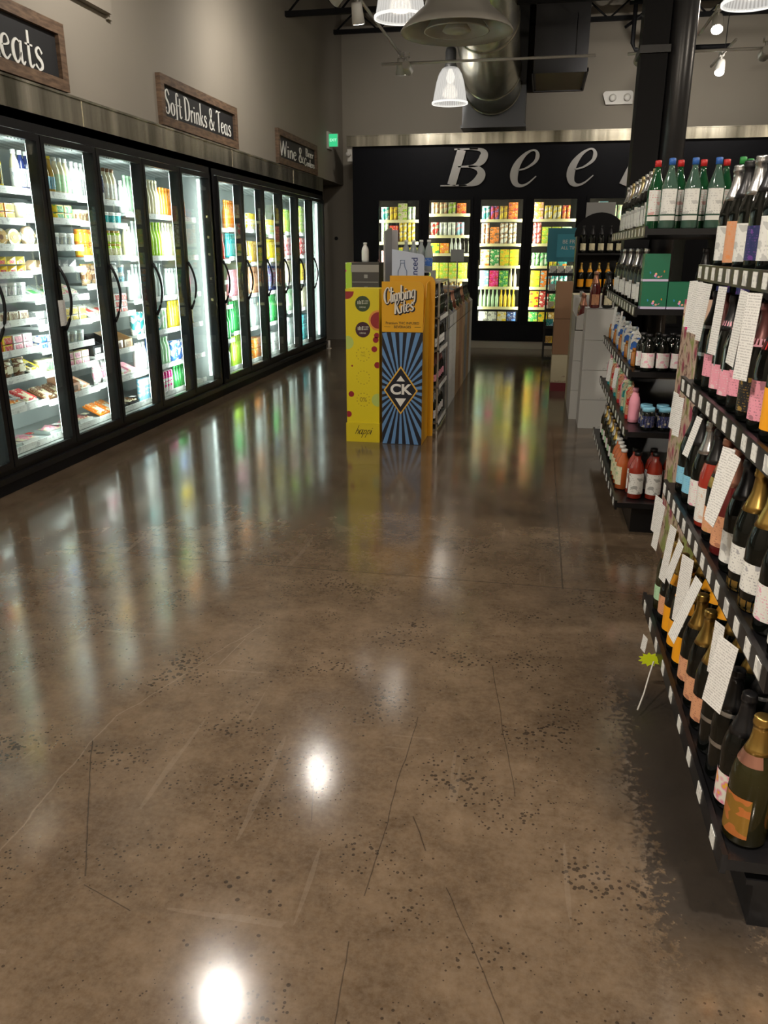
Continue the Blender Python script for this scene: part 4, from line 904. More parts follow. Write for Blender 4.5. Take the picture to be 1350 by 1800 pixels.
ROWS = [['topwhite', 'toppeach', 'topwhite', 'toppurple', 'topgold', 'topwhite', 'topgold', 'creamlab', 'topwhite', 'topgold'],
        ['silver', 'pink', 'stripe', 'stripe', 'pink', 'blackbox', 'pinkbig', 'veuve', 'creamlab', 'topwhite', 'pink'],
        ['blue', 'blue', 'white', 'rosewhite', 'medal', 'rosepeach', 'whiteround', 'whitegold', 'whitegold', 'white', 'whiteround'],
        ['green', 'peach', 'orange', 'orange', 'orange', 'rose', 'rose', 'rose', 'silver', 'silver', 'floral', 'gold']]
SN = ['top', 'second', 'third', 'bottom']
for i, row in enumerate(ROWS):
    n = len(row); p = (GY1 - GY0 - .1) / n
    for j, key in enumerate(row):
        y = GY1 - .07 - p * (j + .5) + (0.0)
        x = GX[i] + .066
        same = [q for q in range(n) if row[q] == key]
        runs = [q for q in same]
        where = f' on {SN[i]} champagne shelf'
        grp = f'{BD[key]} on {SN[i]} shelf' if len(same) > 1 else None
        s_ = (1.18, 1.18, 1.08) if key in ('gold', 'whitegold') else (1.08, 1.08, 1.05)
        put_bottle(key, (x, y, GZ[i]), -PI / 2 + .5 + random.uniform(-.25, .2), where + ', front row', grp and grp + ' front row', s_)
        put_bottle(key, (x + .104, y + random.uniform(-.006, .006), GZ[i]), -PI / 2 + .4 + random.uniform(-.3, .3), where + ', behind front row', grp and grp + ' second row')
# starburst tags
def burst(cx, cy, cz, r, m, label, n=11, rot=0.):
    mb = MB(); P = []
    for k in range(2 * n):
        a = PI * k / n + rot; rr = r * (1 if k % 2 == 0 else .68); P.append((cx + rr * math.cos(a) * 1.15, cz + rr * math.sin(a) * .8))
    mb.prism(P, cy - .0008, cy + .0008, 0, 'y')
    return tag(obj('sale_tag', mb, m), label, 'tag')
m_neony = label_m('yellow', 'black', 1.4); m_ny = mat('neon_yellow_card', (.75, .9, .02), .5)
burst(.478, 2.70, .135, .036, m_ny, 'neon yellow starburst sale tag hanging from the bottom champagne shelf')
strip = MB().tube([(.485, 2.66, .15), (.47, 2.63, .11), (.45, 2.58, .06), (.425, 2.52, .03)], .003, 6)
tag(obj('shelf_strip', strip, m_paint_white), 'curled clear plastic strip hanging below the yellow sale tag', 'strip')
mp_ = B(.60, .602, 3.15, 3.23, 1.30, 1.42)
tag(obj('sale_tag', MB().box(.55, .555, 3.12, 3.19, 1.27, 1.41), mat('hot_pink_card', (.9, .01, .25), .5)), 'hot pink sale tag at the far end of the champagne shelf', 'tag')

# ------------------------------------------------------------ floral cardboard shipper between the two shelf units
def shipper_mat():
    m = mat('floral_printed_cardboard', (.5, .38, .28), .6); nt = m.node_tree; n, l, b = nodes(m); v, x, y, z = coords(nt)
    vo = n.new('ShaderNodeTexVoronoi'); vo.inputs['Scale'].default_value = 9; l.new(v, vo.inputs['Vector'])
    c = ramp(nt, vo.outputs['Distance'], [(.25, (.35, .05, .1)), (.38, (.55, .38, .28)), (.6, (.6, .45, .36)), (.75, (.3, .34, .1))])
    c = mixc(nt, mth(nt, 'GREATER_THAN', noise(nt, v, 30, 2), .6), c, (.2, .1, .08)); l.new(c, b.inputs['Base Color']); return m
sp = thing('cardboard_shipper', 'tall floral printed cardboard shipper standing between the two shelf units', 'display', (.84, 3.85, 0))
obj('case', B(.715, .97, 3.45, 4.24, 0, 1.02).box(.715, .722, 3.45, 4.24, 1.02, 1.22).box(.715, .97, 4.233, 4.24, 1.02, 1.32), shipper_mat(), sp)
obj('floral_base_trim', B(.705, .715, 3.45, 4.25, 0, .06), m_wood, sp)
for j in range(5):
    place('pillow_bag', 'gold', 'red', 'yellow', (.79, 3.55 + j * .13, 1.025), -PI / 2, 'gold snack bag standing in the floral cardboard shipper', group='snack bags in the shipper', parts=True)

# ------------------------------------------------------------ second gondola (mixers and vermouth)
gb = thing('shelf_gondola', 'second black shelf unit with vermouth and mixers past the champagne', 'shelving', (.9, 5.4, 0))
BY0, BY1 = 4.45, 6.45
obj('base', B(.60, 1.55, BY0 + .06, BY1 - .06, 0, .16), m_black, gb)
obj('back_panel', B(1.2, 1.22, BY0 + .25, BY1, .16, 1.9), m_blackmatte, gb)
obj('upright', B(1.18, 1.24, BY0 + .2, BY0 + .25, .16, 1.9), m_black, gb)
BZ = [1.655, 1.25, .915, .60, .19]
for i, z in enumerate(BZ):
    price_shelf(gb, .50 + (.02 if i < 4 else 0), 1.5, BY0 + (.1 if i in (1, 2) else 0), BY1, z, 12, [(5.4, .05, .14, .1), (5.0, .05, .12, .1)] if i in (1, 2) else ())
# vermouth bottles
def vermouth(cap, gl, inner):
    r = bpy.data.objects.new('vermouth_bottle', None); ORG[r.name] = (0, 0, 0)
    def part(nm, mb, m):
        me = mb.mesh(nm); me.materials.append(m); o = bpy.data.objects.new(nm, me); reg(o, r)
    mb = MB().lathe([(.038, 0), (.042, .006), (.042, .19), (.038, .21), (.022, .262), (.0155, .285), (.0145, .31)], 20); part('glass_body', mb, gl)
    mb = MB().lathe([(.0165, .303), (.0165, .333), (.014, .335)], 14); part('screw_cap', mb, cap)
    mb = MB().lathe([(.0426, .07), (.0426, .19)], 14, a0=-PI / 2 - 1.0, a1=-PI / 2 + 1.0, caps=False); part('front_label', mb, inner)
    mb = MB().lathe([(.0426, .04), (.0426, .062)], 14, a0=-PI / 2 - 1.0, a1=-PI / 2 + 1.0, caps=False); part('base_label', mb, mat('plain_white_paper', (.8, .8, .76), .5))
    return r
m_vg = mat('clear_green_glass', (.10, .2, .15), .06, Coat_Weight=.7, Transmission_Weight=.35); m_dg = mat('bottle_green_glass', (.01, .07, .025), .06, Coat_Weight=.7)
vb = vermouth(plain('blue'), m_vg, LB('white', 'grey', 1.3)); vr = vermouth(plain('red'), m_dg, LB('white', 'red', 1.3)); vg = vermouth(plain('green'), m_dg, LB('cream', 'green', 1.3))
seq = [(vb, 'blue'), (vb, 'blue'), (vb, 'blue'), (vg, 'green'), (vg, 'green'), (vb, 'blue')]
for j, (p_, cname) in enumerate(seq):
    dup(p_, (.63 + j * .112, BY0 + .09, BZ[0]), random.uniform(-.25, .25), f'clear green vermouth bottle with {cname} cap in the front of the top shelf', 'bottle', f'{cname} capped vermouth in front')
for j in range(6):
    dup(vr if j < 4 else vg, (.575 + j * .112, BY0 + .19, BZ[0]), random.uniform(-.4, .1), f'dark green vermouth bottle with {"red" if j < 4 else "green"} cap behind the front vermouth', 'bottle', f'{"red" if j < 4 else "green"} capped vermouth behind')
for j in range(9):
    put_bottle('topwhite' if j % 3 else 'topgold', (.585, BY0 + .33 + j * .17, BZ[0]), -PI / 2, ' along the top shelf past the vermouth', 'bottles along the top shelf past the vermouth')
# green berry boxes
def berry_mat():
    m = mat('green_berry_carton', (.01, .14, .07), .4); nt = m.node_tree; n, l, b = nodes(m); v, x, y, z = coords(nt)
    vo = n.new('ShaderNodeTexVoronoi'); vo.inputs['Scale'].default_value = 60; l.new(v, vo.inputs['Vector'])
    dx = mth(nt, 'POWER', mth(nt, 'MULTIPLY', mth(nt, 'ADD', x, -.005), 26), 2); dz = mth(nt, 'POWER', mth(nt, 'MULTIPLY', mth(nt, 'SUBTRACT', z, .05), 30), 2)
    msk = mth(nt, 'LESS_THAN', mth(nt, 'ADD', dx, dz), 1.0); f = mth(nt, 'MULTIPLY', msk, mth(nt, 'LESS_THAN', vo.outputs['Distance'], .38))
    c = mixc(nt, f, (.008, .15, .075), vo.outputs['Color']); c = mixc(nt, mth(nt, 'LESS_THAN', z, .012), c, (.6, .55, .75)); l.new(c, b.inputs['Base Color']); return m
mbx = MB().box(-.065, .065, -.045, .045, 0, .14); mbx_m = mbx.mesh('tea_carton'); mbx_m.materials.append(berry_mat())
for n_, (dx, dz, w) in enumerate([(.60, 0, 'lower, at the shelf corner'), (.735, 0, 'lower, beside the corner one'), (.60, .142, 'upper, stacked on the corner one')]):
    o = bpy.data.objects.new('mixer_carton', mbx_m); C.objects.link(o); o.location = (dx + .01, BY0 + .16, BZ[1] + dz + .001)
    tag(o, f'dark green carton with berry picture, {w}', 'carton', None)
for j in range(3):
    put_bottle('toppurple', (.86 + j * .1, BY0 + .17, BZ[1]), 0, ' beside the green berry cartons', 'dark bottles beside the berry cartons')
for j in range(8):
    put_bottle('whiteround' if j % 2 else 'topwhite', (.58, BY0 + .32 + j * .2, BZ[1]), -PI / 2, ' on the second shelf of the mixer unit', f'{"rounded" if j % 2 else "tall"} white labels on second mixer shelf')
# tonic packs with white label
def pack_bottle(glass, labm, capm, name, label_z=(.02, .1), h=.18, r=.03):
    rt = bpy.data.objects.new(name, None); ORG[rt.name] = (0, 0, 0)
    def part(nm, mb, m):
        me = mb.mesh(nm); me.materials.append(m); o = bpy.data.objects.new(nm, me); reg(o, rt)
    part('glass_body', MB().lathe([(r * .85, 0), (r, .006), (r, h * .62), (r * .8, h * .75), (r * .42, h * .85), (r * .4, h * .94)], 16), glass)
    part('cap', MB().lathe([(r * .48, h * .93), (r * .48, h), (r * .4, h + .001)], 14), capm)
    part('front_label', MB().lathe([(r + .0007, label_z[0]), (r + .0007, label_z[1])], 14, a0=-PI / 2 - 1.3, a1=-PI / 2 + 1.3, caps=False), labm)
    return rt
tonic = pack_bottle(dark_glass, LB('white', 'magenta', .9), m_blackfoil, 'cola_bottle', (.02, .1), .2, .036)
for r_ in range(2):
    for j in range(4 if r_ == 0 else 5):
        dup(tonic, (.615 + j * .078 - r_ * .02, BY0 + .15 + r_ * .085, BZ[2]), random.uniform(-.2, .2), f'dark cola bottle with white and pink label, {"front" if r_ == 0 else "back"} row', 'bottle', f'cola bottles in {"front" if r_ == 0 else "back"} row')
bcan = KIND['tall_can']
for r_ in range(2):
    for j in range(5):
        for s_ in range(1):
            place('jar', 'black', 'navy', 'skyblue', (.64 + j * .088, BY0 + .08 + r_ * .09, BZ[3]), 0, f'black jar with sky blue lid, {"front" if r_ == 0 else "back"} row of the mixer unit', None, f'blue lidded jars {r_ + 1}', True, (1, 1, 1.2))
mixred = pack_bottle(mat('bloody_red_liquid', (.3, .03, .015), .08, Coat_Weight=.6), LB('white', 'black', 1.2), plain('black'), 'mixer_bottle', (.03, .15), .27, .043)
mixor = pack_bottle(mat('orange_pulp_liquid', (.5, .12, .03), .08, Coat_Weight=.6), LB('cream', 'green', 1.0), plain('white'), 'mixer_bottle', (.03, .14), .24, .04)
for r_ in range(2):
    for j in range(5):
        dup(mixred, (.615 + j * .1, BY0 + .12 + r_ * .1, BZ[4]), random.uniform(-.2, .2), f'red cocktail mixer bottle with white label, {"front" if r_ == 0 else "back"} row', 'bottle', f'red mixer bottles {"front" if r_ == 0 else "back"} row')
for j in range(4):
    dup(mixor, (.56, BY0 + .3 + j * .1, BZ[4]), -PI / 2, 'orange mixer bottle with cream label along the bottom shelf edge', 'bottle', 'orange mixer bottles on the bottom shelf')
for j in range(9):
    put_bottle('green' if j % 2 else 'white', (.57, BY0 + .74 + j * .125, BZ[4]), -PI / 2, ' on the bottom shelf of the mixer unit', f'{"green" if j % 2 else "white"} labels on the bottom mixer shelf', (.85, .85, .82))
for j in range(13):
    k_ = [('juice_bottle', 'pink', 'white', 'red'), ('carton', 'peach', 'red', 'white'), ('juice_bottle', 'palegreen', 'white', 'blue'), ('carton', 'cream', 'teal', 'white')][j % 4]
    place(*k_, (.585, BY0 + .27 + j * .13, BZ[3]), -PI / 2, desc(*k_) + ' on fourth mixer shelf', group='mixers ' + desc(*k_)[:30] + ' fourth shelf')
    k_ = [('jar', 'amber', 'white', 'gold'), ('carton', 'white', 'blue', 'white'), ('juice_bottle', 'clear', 'white', 'black')][j % 3]
    place(*k_, (.585, BY0 + .33 + j * .13, BZ[2]), -PI / 2, desc(*k_) + ' on middle mixer shelf', group='mixers ' + desc(*k_)[:30] + ' middle shelf')
# small white sign card above the vermouth
cs = B(1.17, 1.172, 4.15, 4.152, 0, 0) if False else MB().box(1.255, 1.33, 4.6, 4.603, 1.93, 2.15)
gs = thing('shelf_sign', 'white card sign standing above the green capped vermouth', 'sign', (1.29, 4.6, 1.655))
obj('card', cs, m_cardw, gs); obj('stem', MB().tube([(1.29, 4.605, 1.657), (1.29, 4.605, 1.95)], .004, 6), m_black, gs)

# ------------------------------------------------------------ structural column with pipe
col_ = thing('support_column', 'black square support column with round pipe behind the vermouth shelf', 'column', (.86, 6.8, 0))
obj('square_post', B(.635, .82, 6.7, 6.95, 0, ZC), m_blackmatte, col_)
obj('round_pipe', MB().lathe([(.095, 0), (.095, ZC)], 24, M=Matrix.Translation((.92, 6.78, 0))), mat('satin_black_pipe', (.03, .03, .032), .3), col_)
obj('collar', MB().box(.62, .835, 6.68, 6.965, 2.9, 2.95), m_black, col_)

# ------------------------------------------------------------ cardboard cases
def case_m(c, ink):
    name = f'{c}_corrugated_case'
    m = mat(name, COL[c], .65); nt = m.node_tree; n, l, b = nodes(m); v, x, y, z = coords(nt)
    band = mth(nt, 'GREATER_THAN', mth(nt, 'SINE', mth(nt, 'MULTIPLY', z, 110)), .55)
    blk = mth(nt, 'GREATER_THAN', noise(nt, v, 3.2, 1, .4, (1, 1, 2)), .58)
    tx_ = mth(nt, 'GREATER_THAN', noise(nt, v, 60, 2, .6, (1, 1, .5)), .5)
    f = mth(nt, 'MULTIPLY', mth(nt, 'MULTIPLY', band, blk), tx_)
    l.new(mixc(nt, mth(nt, 'MULTIPLY', f, .45), tuple(q * .75 for q in COL[c]), COL[ink]), b.inputs['Base Color']); return m
def wine_case(x0, x1, y0, y1, z0, z1, m, label, cut=False, group=None):
    mb = MB()
    if not cut:
        mb.box(x0, x1, y0, y1, z0, z1); mb.box(x0 - .001, x1 + .001, (y0 + y1) / 2 - .02, (y0 + y1) / 2 + .02, z1, z1 + .001)
        return tag(obj('wine_case', mb, m), label, 'case', group)
    mb.box(x0, x1, y0, y1, z0, z0 + .006); mb.box(x0, x1, y1 - .006, y1, z0, z1); mb.box(x1 - .006, x1, y0, y1, z0, z1)
    zm = z0 + (z1 - z0) * .45
    mb.prism([(x0, z0), (x1, z0), (x1, z1), (x0, zm)], y0, y0 + .006, 0, 'y'); mb.box(x0, x0 + .006, y0, y1, z0, zm)
    return tag(obj('wine_case', mb, m), label, 'case', group)
mw = case_m('white', 'grey'); mt = case_m('tan', 'brown'); mbn = mat('kraft_cardboard', (.28, .16, .09), .7); mgry = case_m('grey', 'black'); mcr = case_m('cream', 'maroon')
LV = ['on the floor', 'second from the floor', 'third from the floor', 'topmost, cut open']
# white stack facing the camera, beyond the mixer unit
for k in range(4):
    z0 = k * .265
    wine_case(.43, .80, 7.35, 7.72, z0, z0 + .262, mw, f'white wine case in the stack by the mixer shelf, {LV[k]}', cut=False)
for j in range(3):
    for r_ in range(2):
        put_bottle('creamlab' if j else 'rosepeach', (.50 + j * .11, 7.45 + r_ * .12, 1.062), 0, ' standing on the white cases', 'bottles standing on the white cases')
for s_ in range(3):
    for k in range(4):
        z0 = k * .28
        y0 = 7.75 + s_ * .42
        m_ = [mw, mw, mcr][s_]
        wine_case(.36, .72, y0, y0 + .40, z0, z0 + .277, m_, f'{["white", "white", "cream"][s_]} wine case, {["first", "second", "third"][s_]} stack behind the front stack, {LV[k]}', cut=(k == 3 and s_ < 2))
    if s_ < 2:
        for j in range(3):
            put_bottle(['rosepeach', 'white'][s_], (.43, y0 + .08 + j * .12, .85), -PI / 2, f' in the {["first", "second"][s_]} cut wine case', f'bottles in the {["first", "second"][s_]} cut wine case')
for k in range(2):
    wine_case(.2, .38, 9.35, 9.7, k * .4 + .42, k * .4 + .815, mbn, f'brown kraft carton in the stack by the snack rack, {["lower", "upper"][k]}')
wine_case(.2, .38, 9.35, 9.7, .1, .417, mcr, 'cream carton under the brown kraft cartons')
wine_case(.2, .38, 9.35, 9.7, 0, .098, plain('maroon'), 'flat maroon carton at the foot of the kraft stack')
# arch topped wine rack
rk = thing('arched_wine_rack', 'black wine rack with arched headboard beyond the white cases', 'rack', (.63, 9.9, 0))
AX0, AX1, AY = .40, .95, 9.75
ar = MB(); ar.box(AX0, AX0 + .02, AY, AY + .4, 0, 1.7).box(AX1 - .02, AX1, AY, AY + .4, 0, 1.7).box(AX0, AX1, AY + .38, AY + .4, 0, 1.7)
obj('frame', ar, m_black, rk)
P = [(AX0 + (AX1 - AX0) / 2 + .29 * math.cos(PI * q / 16), 1.7 + .27 * math.sin(PI * q / 16)) for q in range(17)]
obj('arched_headboard', MB().prism(P, AY + .38, AY + .4, 0, 'y'), m_blackmatte, rk)
obj('header_card', B(.5, .83, AY + .41, AY + .43, 1.85, 2.08), mat('grey_header_card', (.3, .3, .3), .6), rk)
for n_, z in enumerate((1.52, 1.12, .72)):
    obj('shelf', B(AX0 + .02, AX1 - .02, AY, AY + .38, z - .02, z), m_black, rk)
    for j in range(5):
        put_bottle(['creamlab', 'orange', 'rosepeach'][n_], (AX0 + .075 + j * .1, AY + .07, z), 0, f' on the {["top", "middle", "lowest"][n_]} shelf of the arched rack', f'{["cream", "orange", "peach"][n_]} labels in the arched rack', (.92, .92, .95))
# snack rack with turquoise sign
sr = thing('wire_snack_rack', 'black wire snack rack below a turquoise sign near the beer doors', 'rack', (.33, 11.9, 0))
rb = MB()
for xx in (.12, .58):
    for yy in (11.75, 12.1): rb.box(xx - .012, xx + .012, yy - .012, yy + .012, 0, 1.5)
obj('frame', rb, m_black, sr)
RZ = [1.22, .98, .74, .50, .26, .06]
for z in RZ:
    w = B(.12, .58, 11.74, 11.76, z - .01, z + .03)
    for q in range(9): w.box(.12 + q * .056, .125 + q * .056, 11.75, 12.1, z - .008, z)
    obj('wire_shelf', w, m_black, sr)
obj('header_sign', B(.09, .62, 11.72, 11.74, 1.40, 1.84), mat('turquoise_sign', (.02, .2, .28), .5), sr)
st = MB(); st.box(.22, .58, 11.715, 11.72, 1.46, 1.76)
hp = obj('sign_panel', st, mat('light_turquoise_panel', (.04, .3, .42), .5), sr)
tx = MB(); text_into(tx, 'BE FREE', .07, FACE_NY(.41, 11.713, 1.66)); text_into(tx, 'ALL TIMES', .06, FACE_NY(.41, 11.713, 1.58))
obj('lettering', tx, m_chalk, sr)
snk = [('white', 'grey'), ('clear', 'grey'), ('cream', 'yellow'), ('teal', 'skyblue'), ('gold', 'yellow'), ('black', 'gold')]
for i, z in enumerate(RZ[:5]):
    for j in range(4):
        place('block_pack', snk[i][0], snk[i][1], snk[i][0], (.19 + j * .105, 11.8, z), 0, f'{cn(snk[i][0])} snack pack on {sname(i, 6)} shelf of wire rack', group=f'{cn(snk[i][0])} snack packs on the wire rack', sc=(.95, 1, 2.4))

# ------------------------------------------------------------ island between the aisles
# yellow display
yel = mat('display_yellow', (.72, .58, .01), .45)
hp = thing('floor_display', 'tall yellow printed display with fruit pictures reading happi', 'display', (-1.39, 6.6, 0))
X0, X1, Y0 = -1.53, -1.252, 6.45
obj('column', B(X0, X1, Y0, Y0 + .3, 0, 1.255), yel, hp)
obj('base_tray', B(X0 - .006, X1 + .004, Y0 - .012, Y0 + .306, 0, .16), mat('display_yellow_base', (.66, .52, .012), .45), hp)
art = [MB() for _ in range(8)]
def disc(mb, cx, cz, r, y=Y0 - .0015, a0=0, a1=2 * PI, sx=1., n=20, ring=None, clip=True):
    P = []
    for q in range(n + 1 if a1 - a0 < 6.2 else n):
        a = a0 + (a1 - a0) * q / n; x = cx + r * math.cos(a) * sx
        if clip: x = min(max(x, X0 + .001), X1 - .001)
        P.append((x, cz + r * math.sin(a)))
    mb.prism(P, y, y + .001, 0, 'y')
cxm = -1.387
mats_art = [('dark_green_badge', (.035, .06, .02)), ('dark_plum_badge', (.045, .01, .02)), ('blood_orange', (.3, .02, .02)), ('orange_rind', (.75, .3, .05)), ('lime_slice', (.45, .55, .12)), ('raspberry', (.28, .008, .02)), ('brown_print', (.35, .25, .01)), ('pale_print', (.6, .6, .5))]
disc(art[0], cxm, 1.14, .062); disc(art[1], cxm, .935, .062)
disc(art[3], X1 - .005, 1.01, .082, Y0 - .001); disc(art[2], X1 - .005, 1.01, .066, Y0 - .002)
disc(art[2], X0 + .01, 1.235, .06, Y0 - .001, -PI, 0)
disc(art[4], X0 + .01, .83, .055, Y0 - .001); disc(art[4], X1 - .01, .36, .055, Y0 - .001)
for (xx, zz, r) in ((X1 - .02, .89, .022), (X1 - .028, .855, .024), (X1 - .04, .78, .024), (X1 - .015, .65, .026), (X0 + .04, .405, .024), (X0 + .015, .235, .026), (X0 + .05, .76 - .12, .008)):
    disc(art[5], xx, zz, r)
for zz in (.735, .545, .36):
    n = 26
    for q in range(n):
        if q % 2: continue
        a = 2 * PI * q / n; disc(art[6], cxm + .055 * math.cos(a), zz + .055 * math.sin(a), .0045, n=6)
text_into(art[6], '0%', .052, FACE_NY(cxm, Y0 - .001, .36), bold=.0008)
text_into(art[6], 'NO', .022, FACE_NY(cxm, Y0 - .001, .75)); text_into(art[6], 'THC', .022, FACE_NY(cxm, Y0 - .001, .725))
for zz in (1.14, .935):
    text_into(art[7], 'WE ARE', .016, FACE_NY(cxm + .02, Y0 - .003, zz + .022)); text_into(art[7], 'HAPPI', .018, FACE_NY(cxm + .02, Y0 - .003, zz + .003)); text_into(art[7], 'DRINK', .018, FACE_NY(cxm, Y0 - .003, zz - .028))
    for q in range(4): art[7].box(cxm - .042 + q * .012, cxm - .036 + q * .012, Y0 - .003, Y0 - .002, zz - .004, zz + .02 + .007 * (q % 2))
for q in (2, 4, 5):                                                       # one part per printed fruit
    a_ = art[q]; isl = []
    for f in sorted(a_.f, key=lambda f: min(f)):
        if isl and min(f) <= isl[-1][1]: isl[-1][1] = max(isl[-1][1], max(f)); isl[-1][2].append(f)
        else: isl.append([min(f), max(f), [f]])
    for lo, hi, fs_ in isl:
        mb = MB(); mb.add(a_.v[lo:hi + 1], [[i - lo for i in f] for f in fs_])
        obj({2: 'fruit_picture', 4: 'lime_picture', 5: 'raspberry_picture'}[q], mb, mat(mats_art[q][0], mats_art[q][1], .5), hp)
for q, (nm, c_) in enumerate(mats_art):
    if q not in (2, 4, 5): obj(['green_badge', 'plum_badge', 'fruit_picture', 'orange_slice_picture', 'lime_picture', 'raspberry_picture', 'printed_text', 'badge_text'][q], art[q], mat(nm, c_, .5), hp)
mb = MB(); x_ = -1.462
for ch in 'happi': x_ = lettering(mb, ch, x_, .068, .085, .075, Y0 - .0145, Y0 - .012, slant=.35, track=-.04, wk=.8)
obj('script_lettering', mb, mat('black_ink', (.01, .01, .01), .5), hp)
# CK display
ck = thing('floor_display', 'tall drink display with blue sunburst reading CK and Climbing Kites', 'display', (-1.05, 6.7, 0))
m_or = mat('display_amber_yellow', (.72, .36, .008), .4); m_nav = mat('display_navy_black', (.006, .008, .018), .4); m_blu = mat('display_sky_blue', (.12, .26, .5), .4)
CX0, CX1, CY = -1.222, -.885, 6.41; ZS = .925; ZT = 1.315
def rrect(x0, x1, z0, z1, r, corners=(0, 1)):
    P = [(x0, z0), (x1, z0)]
    P += [(x1 - r + r * math.cos(a), z1 - r + r * math.sin(a)) for a in [PI / 2 * q / 8 for q in range(9)]] if 1 in corners else [(x1, z1)]
    P += [(x0 + r * math.cos(a), z1 - r + r * math.sin(a)) for a in [PI / 2 + PI / 2 * q / 8 for q in range(9)]] if 0 in corners else [(x0, z1)]
    return P
obj('front_panel', MB().prism(rrect(CX0, CX1, 0, ZT, .05, (1,)), CY, CY + .012, 0, 'y'), m_or, ck)
obj('side_panel', MB().prism([(CY + .012, 0), (CY + .36, 0), (CY + .36, ZT + .0), (CY + .2, ZT - .02), (CY + .1, ZT - .28), (CY + .012, ZT - .38)], CX1 - .006, CX1, 0, 'x').prism([(CY + .012, 0), (CY + .36, 0), (CY + .36, 1.1), (CY + .012, 1.0)], CX0, CX0 + .006, 0, 'x'), m_or, ck)
obj('back_header', MB().prism(rrect(CX0 + .0, CX1 + .045, 0, ZT + .035, .06, (1,)), CY + .36, CY + .372, 0, 'y'), m_or, ck)
obj('sunburst_field', B(CX0 + .001, CX1 - .001, CY - .0015, CY, .0, ZS), m_nav, ck)
ccx, ccz = (CX0 + CX1) / 2 - .01, .455
rays = MB(); nr = 30
def clipray(a):
    dx, dz = math.cos(a), math.sin(a); ts = []
    if dx > 1e-6: ts.append((CX1 - .003 - ccx) / dx)
    if dx < -1e-6: ts.append((CX0 + .003 - ccx) / dx)
    if dz > 1e-6: ts.append((ZS - .004 - ccz) / dz)
    if dz < -1e-6: ts.append((.004 - ccz) / dz)
    t = min(ts); return (ccx + dx * t, ccz + dz * t)
angs = []
for q in range(nr):
    a = 2 * PI * q / nr + PI / 2 - PI / nr / 2
    # stretched sunburst: rays evenly spread on a tall ellipse
    def st_(a): return math.atan2(math.sin(a) * 1.5, math.cos(a))
    a0, a1 = st_(a), st_(a + PI / nr)
    p0, p1 = clipray(a0), clipray(a1)
    rays.prism([(ccx, ccz), p0, p1], CY - .003, CY - .0015, 0, 'y')
obj('sunburst_rays', rays, m_blu, ck)
D = lambda w, h: [(ccx, ccz - h), (ccx + w, ccz), (ccx, ccz + h), (ccx - w, ccz)]
obj('diamond_badge', MB().prism(D(.142, .2), CY - .0045, CY - .003, 0, 'y').prism(D(.128, .182), CY - .006, CY - .0045, 1, 'y').prism(D(.124, .177), CY - .0065, CY - .006, 1, 'y'), [mat('badge_gold', (.75, .42, .05), .4), m_nav], ck)
wt = MB(); text_into(wt, 'CK', .115, FACE_NY(ccx, CY - .008, ccz + .005), bold=.004, sx=1.1)
wt.prism([(ccx - .035, ccz + .075), (ccx + .035, ccz + .075), (ccx, ccz + .12)], CY - .009, CY - .0065, 0, 'y'); wt.prism([(ccx - .046, ccz - .065), (ccx, ccz - .135), (ccx + .046, ccz - .065)], CY - .009, CY - .0065, 0, 'y')
obj('badge_lettering', wt, mat('printed_white', (.8, .78, .74), .5), ck)
for nm, dx, dz, yy, m_, wk in (('logo_shadow', .007, -.008, CY - .003, m_nav, 1.9), ('logo_lettering', 0, 0, CY - .006, mat('printed_cream', (.75, .7, .62), .5), 1.15)):
    mb = MB(); Mr = Matrix.Translation((CX0 + .02 + dx, 0, 1.145 + dz)) @ Matrix.Rotation(-.2, 4, 'Y')
    lettering(mb, 'Climbing', 0, 0, .094, .115, yy, yy + .002, slant=.25, track=-.02, wk=wk, M=Mr)
    Mr = Matrix.Translation((CX0 + .1 + dx, 0, 1.065 + dz)) @ Matrix.Rotation(-.2, 4, 'Y')
    lettering(mb, 'Kites', 0, 0, .1, .11, yy, yy + .002, slant=.25, track=-.02, wk=wk, M=Mr)
    obj(nm, mb, m_, ck)
tl = MB(); text_into(tl, 'Premium THC INFUSED', .027, FACE_NY((CX0 + CX1) / 2, CY - .001, .995), bold=.0004); text_into(tl, 'BEVERAGES', .027, FACE_NY((CX0 + CX1) / 2, CY - .001, .965), bold=.0004)
tl.box(CX0 + .02, CX0 + .07, CY - .001, CY, .963, .966).box(CX1 - .07, CX1 - .02, CY - .001, CY, .963, .966)
obj('tagline_lettering', tl, mat('dark_olive_print', (.09, .06, .005), .5), ck)
for z in (.3, .62, .95):
    obj('inner_shelf', B(CX0 + .006, CX1 - .006, CY + .1, CY + .355, z, z + .008), m_or, ck)
# grey carton tower with green and pink edge
gt = thing('carton_tower', 'dark grey printed carton tower behind the yellow happi display', 'display', (-1.55, 7.15, 0))
obj('carton_body', B(-1.60, -1.36, 7.0, 7.35, 0, 1.45), mat('dark_grey_carton', (.06, .055, .05), .5), gt)
obj('printed_edge', B(-1.655, -1.60, 7.0, 7.35, .7, 1.45), print_m('lime', 'magenta', 6), gt)
bl = MB().box(-1.605, -1.36, 6.996, 7.0, 1.37, 1.43).box(-1.595, -1.365, 6.996, 7.0, 1.285, 1.29); 
for zz in (1.32, 1.22): bl.box(-1.49, -1.46, 6.995, 7.0, zz, zz + .03)
obj('carton_print', bl, mat('grey_print', (.3, .29, .27), .5), gt)
place('juice_bottle', 'white', 'pink', 'white', (-1.5, 7.1, 1.451), 0, 'small white bottle with pink label standing on the grey carton tower', sc=(1, 1, .8))
